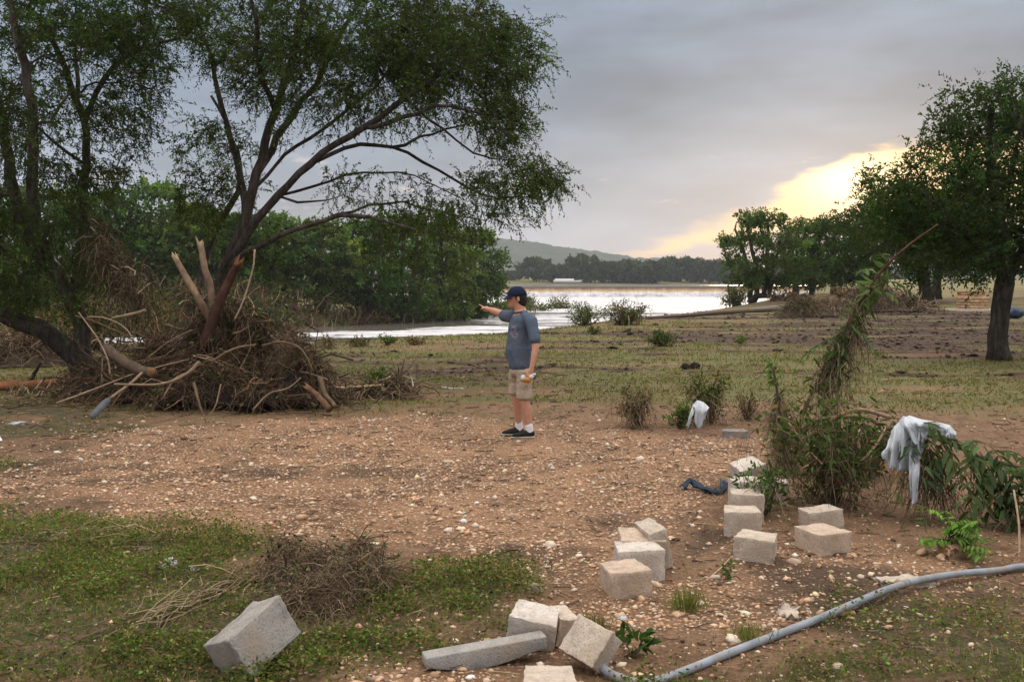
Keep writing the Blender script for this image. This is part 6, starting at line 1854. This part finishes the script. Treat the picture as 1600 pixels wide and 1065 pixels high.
def stones(name, x, y, size, rng, sub, cols, w, flat=.6, sink=.25, into=None):
    V0, F0 = ico(sub); n = len(x); k = len(V0)
    sc = size[:, None] * np.stack([rng.uniform(.8, 1.5, n), rng.uniform(.6, 1.0, n), flat * rng.uniform(.6, 1.1, n)], -1)
    V = V0[None] * (1 + rng.uniform(-.22, .22, (n, k, 1))) * sc[:, None, :]
    a = rng.uniform(0, 6.283, n); c, s = np.cos(a)[:, None], np.sin(a)[:, None]
    tl = rng.normal(0, .35, (n, 1))
    X, Y, Z = V[:, :, 0], V[:, :, 1], V[:, :, 2]
    Y, Z = Y * np.cos(tl) - Z * np.sin(tl), Y * np.sin(tl) + Z * np.cos(tl)
    V = np.stack([X * c - Y * s, X * s + Y * c, Z], -1) + np.stack([x, y, hgt(x, y) + size * flat * (1 - sink) * .55], -1)[:, None, :]
    F = (F0[None] + (np.arange(n) * k)[:, None, None]).reshape(-1, 3)
    mb = MB() if into is None else into; mb.add(V.reshape(-1, 3), F, np.repeat(pick_cols(n, cols, w, rng, .2), k, 0))
    return mb.build(name, M['stone']) if name else None
GC = [np.array((.60, .44, .32)), np.array((.56, .355, .225)), np.array((.42, .25, .15)), np.array((.66, .54, .43)), np.array((.26, .175, .12))]
rng = np.random.default_rng(611)
x, y = spread(130000, 3.6, 17, R(40), rng, 1.25)
pre = (np.maximum(np.maximum(poly_sd(x, y, PAD), poly_sd(x, y, PAD2)), poly_sd(x, y, PAD3)) > -.7) | (rng.uniform(size=len(x)) < .25)
x, y = x[pre], y[pre]
gr, mu, we, fi = masks(x, y)
pk = rng.uniform(size=len(x)) < (gr * (1 - .55 * mu) * (.35 + .65 * sstep(fbm(x * 1.3, y * 1.3, 77), .3, .6)) + .16 * (y < 13) * (1 - fi) * (1 - gr))
x, y = x[pk][:22500], y[pk][:22500]
size = np.exp(rng.normal(math.log(.0088), .5, len(x))).clip(.004, .034) * (.75 + .03 * y)
gm = MB(); nr = y < 5.3; W5 = (.28, .34, .22, .05, .11)
stones(None, x[nr], y[nr], size[nr], rng, 0, GC, W5, .6, .45, gm)
tag(stones('gravel', x[~nr], y[~nr], size[~nr] * 1.15, rng, 'o', GC, W5, .6, .45, gm), 'loose tan and pink gravel spread over the bare pad', 'gravel', kind='stuff')
x, y = spread(60000, 3.4, 15, R(42), rng, 1.35)
gr, mu, we, fi = masks(x, y)
pk = rng.uniform(size=len(x)) < (1 - .75 * gr) * (1 - .5 * fi) * .5 * sstep(fbm(x * 1.6, y * 1.6, 78), .35, .6)
x, y = x[pk][:7000], y[pk][:7000]
tag(stones('soil_crumbs', x, y, np.exp(rng.normal(math.log(.009), .5, len(x))).clip(.004, .03) * (.75 + .03 * y), rng, 'o', [np.array((.10, .068, .045)), np.array((.20, .135, .09)), np.array((.33, .22, .145))], (.4, .4, .2), .7, .4), 'crumbs and clods of bare brown soil', 'soil', kind='stuff')
x, y = spread(30000, 15, 70, R(34), rng, 1.5)
gr, mu, we, fi = masks(x, y)
pk = (rng.uniform(size=len(x)) < mu ** 1.5 * .7) & (land(x, y) > -.3)
x, y = x[pk][:5200], y[pk][:5200]
tag(stones('mud_clods', x, y, np.exp(rng.normal(math.log(.035), .5, len(x))).clip(.012, .12) * (.6 + .02 * y), rng, 'o', [np.array((.035, .024, .018)), np.array((.075, .052, .038)), np.array((.13, .09, .065))], (.45, .4, .15), .5, .5), 'churned clods of dark mud along the field tracks', 'mud', kind='stuff')
# larger cobbles, each its own stone
rng = np.random.default_rng(612)
spots = [(395, 778), (352, 748), (268, 788), (170, 700), (90, 710), (300, 812), (470, 810), (610, 806), (585, 852), (700, 830), (720, 829), (753, 826), (760, 840), (800, 806), (846, 848), (822, 892), (830, 902), (836, 922), (860, 855), (905, 872), (1010, 912), (1022, 916), (1002, 936), (1118, 905), (1230, 905), (1262, 940), (1210, 985), (1160, 962), (1345, 900), (1370, 880), (1440, 862), (1470, 870), (1560, 862), (1240, 750 + 130), (1275, 930), (1090, 945), (1060, 960), (1145, 1000), (970, 980), (760, 1058), (735, 1052), (722, 1040), (705, 1056), (660, 800), (545, 775), (420, 700), (880, 760), (930, 740), (1000, 720), (1060, 705), (700, 720), (500, 730), (610, 690), (1330, 868), (1300, 905), (1190, 905)]
cob = []
for k, (u, v) in enumerate(spots):
    p = GG(u, v); s = float(np.clip(np.exp(rng.normal(math.log(.028), .30)), .018, .055)) * (.55 + .07 * p.y)
    o = stones('cobble', np.array([p.x]), np.array([p.y]), np.array([s]), rng, 2, [GC[0], GC[3], GC[1]], (.45, .2, .35), .55, .5)
    where = 'the gravel left of the man, below the heap' if (u < 640 and v < 800) else 'the gravel between the heap and the dry clump' if u < 640 else 'the gravel in front of the man' if (u < 1080 and v < 800) else 'the mud left of the middle stack of blocks' if (u < 930 and v < 930) else 'the ground by the long grey slab' if u < 800 else 'the stones around the middle stack of blocks' if u < 1080 else 'the stones between the lone block and the pipe' if u < 1330 else 'the mud below the fallen bough'
    tag(o, 'pale cobble lying loose on ' + where, 'stone', 'loose cobbles on ' + where)
# flat limestone flags by the pipe
for k, (u, v, dm, yaw, pt, cc, lab) in enumerate(((1408, 908, (.34, .17, .06), 14, -6, PALE, 'flat pale limestone flag tucked under the blue-grey pipe'), (1232, 962, (.13, .10, .05), -20, 12, PALE, 'thin pale flag of stone beside the middle of the pipe'), (1488, 866, (.22, .14, .10), 24, 4, (.40, .24, .14), 'rough orange-brown stone below the young green plant'))):
    p = GG(u, v, -.015); mt = rotv(R(yaw), R(pt), R(4))
    o = block_mesh('flat_stone', p - mt @ Vector(dm) * .5 + Vector((0, 0, dm[2] * .4)), mt @ Vector((dm[0], 0, 0)), mt @ Vector((0, dm[1], 0)), mt @ Vector((0, 0, dm[2])), cc, 630 + k, None, .35, .05); tag(o, lab, 'stone')
# weeds: small leaves on short stems
def weeds():
    rng = np.random.default_rng(621); mb = MB()
    x, y = spread(420000, 3.5, 11, R(36), rng, 1.6)
    pre = np.maximum(np.maximum(poly_sd(x, y, WEED[0]), poly_sd(x, y, WEED[1])), poly_sd(x, y, WEED[2])) > -.5
    x, y = x[pre], y[pre]
    gr, mu, we, fi = masks(x, y)
    cl = sstep(fbm(x * 2.2, y * 2.2, 88), .40, .60)
    right = sstep(x, .2, 1.2)
    pk = rng.uniform(size=len(x)) < we * (1 - .6 * mu) * (.18 + .82 * cl) * (1 - .72 * right)
    x, y = x[pk][:48000], y[pk][:48000]; n = len(x)
    hh = rng.uniform(.004, .075, n) * (.3 + 1.1 * cl[pk][:n] ** 2) 
    C = np.stack([x, y, hgt(x, y) + hh], -1)
    D = unit(np.stack([rng.normal(size=n), rng.normal(size=n), rng.uniform(-.1, .7, n)], -1))
    tint = fbm(x * .9, y * .9, 89)
    col = vary((.105, .152, .038), n, rng, .40, .10) * (.6 + .8 * tint)[:, None]
    br = rng.uniform(size=n) < .32 + .25 * right[pk][:n]; col[br] = vary((.20, .15, .075), int(br.sum()), rng, .3)
    V, F = leaf_geo(C, D, rng.uniform(.013, .032, n), rng.uniform(.009, .018, n), rng); mb.add(V, F, np.repeat(np.clip(col, .01, .5), 4, 0))
    tag(mb.build('weeds', M['leaf']), 'low green leafy weeds covering the foreground soil', 'weeds', kind='stuff')
weeds()
def blades(name, label, x, y, L, W, col, rng, lean=.5):
    n = len(x)
    b = np.stack([x, y, hgt(x, y) - .004], -1)
    a = rng.uniform(0, 6.283, n); side = np.stack([np.cos(a), np.sin(a), np.zeros(n)], -1)
    bend = np.stack([rng.normal(0, lean, n), rng.normal(0, lean, n), np.zeros(n)], -1)
    m_ = b + (np.array([0, 0, .6]) + bend * .35) * L[:, None]; t = b + (np.array([0, 0, .85]) + bend) * L[:, None]
    V = np.stack([b - side * W[:, None], b + side * W[:, None], m_ + side * W[:, None] * .8, m_ - side * W[:, None] * .8, t], 1).reshape(-1, 3)
    i = np.arange(n)[:, None] * 5
    mb = MB(); mb.add(V, i + np.array([[0, 1, 2, 3]]), np.repeat(col, 5, 0)); mb.f3.append(i + np.array([[3, 2, 4]]))
    tag(mb.build(name, M['leaf']), label, 'grass', kind='stuff')
rng = np.random.default_rng(641)
x, y = spread(120000, 3.4, 14, R(42), rng, 1.4)
gr, mu, we, fi = masks(x, y)
pk = rng.uniform(size=len(x)) < (we * (1 - .6 * mu) * .7 + .05 * (1 - gr)) * sstep(fbm(x * 1.9 + 7, y * 1.9, 91), .36, .6)
x, y = x[pk][:22500], y[pk][:22500]; n = len(x)
c = vary((.13, .17, .045), n, rng, .3); br = rng.uniform(size=n) < .42; c[br] = vary((.27, .215, .115), int(br.sum()), rng, .3)
blades('foreground_grass', 'thin green and dry grass blades in the foreground', x, y, rng.uniform(.025, .085, n), rng.uniform(.0011, .0024, n), c, rng, .7)
x, y = spread(110000, 12, 46, R(36), rng, 1.3)
gr, mu, we, fi = masks(x, y)
pk = (rng.uniform(size=len(x)) < (fi * (1 - .9 * mu)) * (.3 + .7 * sstep(fbm(x * .8, y * 1.2, 93), .35, .6)) * (1 - gr)) & (land(x, y) > -.5)
x, y = x[pk][:46000], y[pk][:46000]; n = len(x)
c = vary((.105, .125, .036), n, rng, .25); br = rng.uniform(size=n) < .40; c[br] = vary((.22, .165, .08), int(br.sum()), rng, .25)
blades('field_grass', 'short trampled yellow-green grass of the field', x, y, rng.uniform(.03, .085, n) * (.8 + .012 * y), .004 + .00028 * y * rng.uniform(.6, 1.3, n), c, rng, 1.1)
# fresh tufts at the edge of the stones
def tuft(label, u, v, seed, n=260, L=(.06, .16), col=(.12, .17, .04), w=.05):
    rng = np.random.default_rng(seed); p = GG(u, v)
    x = p.x + rng.normal(0, w, n); y = p.y + rng.normal(0, w * .8, n)
    n0 = len([o for o in COL.objects if o.name.startswith('grass_tuft')])
    b = np.stack([x, y, hgt(x, y)], -1); D = unit(np.stack([rng.normal(0, .35, n), rng.normal(0, .35, n), np.ones(n)], -1)); Ls = rng.uniform(*L, n)
    mb = MB(); V, F = leaf_geo(b, D, Ls, rng.uniform(.003, .006, n), rng); cc = vary(col, n, rng, .3); d = rng.uniform(size=n) < .3; cc[d] = vary((.28, .22, .11), int(d.sum()), rng, .2)
    mb.add(V, F, np.repeat(cc, 4, 0)); o = mb.build('grass_tuft', M['leaf'], None, origin=tuple(p)); tag(o, label, 'grass tuft')
tuft('bright grass tuft in front of the pale stones, right of the middle stack', 1078, 955, 1)
tuft('small grass tuft left of the middle of the blue-grey pipe', 1170, 998, 2, 160, (.05, .11))
tuft('dull grass tuft between the tilted tan block and the stack', 920, 985, 3, 200, (.05, .12), (.10, .12, .04))
bush('shrub', 'small leafy sprig growing beside the light blue pipe end', 985, 4.62, 60, 1010, 1062, 46, 651, (.05, .10, .028), (.07, .03), 0, 5, r=.002)
bush('shrub', 'tiny dark green sprig on the stones between stack and pipe', 1140, 5.75, 40, 905, 940, 60, 652, (.06, .11, .03), (.03, .014), 0, 6, r=.0015)
# litter of twigs
rng = np.random.default_rng(661); n = 2600
x, y = spread(n, 3.6, 22, R(38), rng, 1.2)
S = np.stack([x, y, hgt(x, y) + .008], -1); D = unit(np.stack([rng.normal(size=n), rng.normal(size=n) * .7, rng.uniform(-.05, .12, n)], -1))
mb = MB(); strands(mb, strand_paths(S, D, rng.uniform(.03, .16, n) * (.6 + .06 * y), np.full(n, .1), 4, rng, .15), .0012 + .0004 * y[:, None] * np.ones((1, 4)), pick_cols(n, [BROWN, DARK, TAN, STRAW], (.35, .3, .15, .2), rng))
tag(mb.build('twig_litter', M['straw']), 'litter of small twigs and straw over gravel and grass', 'litter', kind='stuff')

# ================================================================== AIR
def haze():
    x0, x1, y0, y1, z0, z1 = -3700, 3700, -60, 3700, -6, 190
    V = np.array([(x, y, z) for x in (x0, x1) for y in (y0, y1) for z in (z0, z1)], float)
    F = np.array([(0, 1, 3, 2), (4, 6, 7, 5), (0, 4, 5, 1), (2, 3, 7, 6), (0, 2, 6, 4), (1, 5, 7, 3)])
    m, g, out = new_mat('haze')
    v = g.node('ShaderNodeVolumePrincipled')
    v.inputs['Color'].default_value = (.80, .86, .94, 1)
    v.inputs['Density'].default_value = .00019
    v.inputs['Anisotropy'].default_value = .0
    g.put(out.inputs['Volume'], v.outputs[0])
    tag(mesh_np('haze', V, F, m), kind='stuff')
haze()
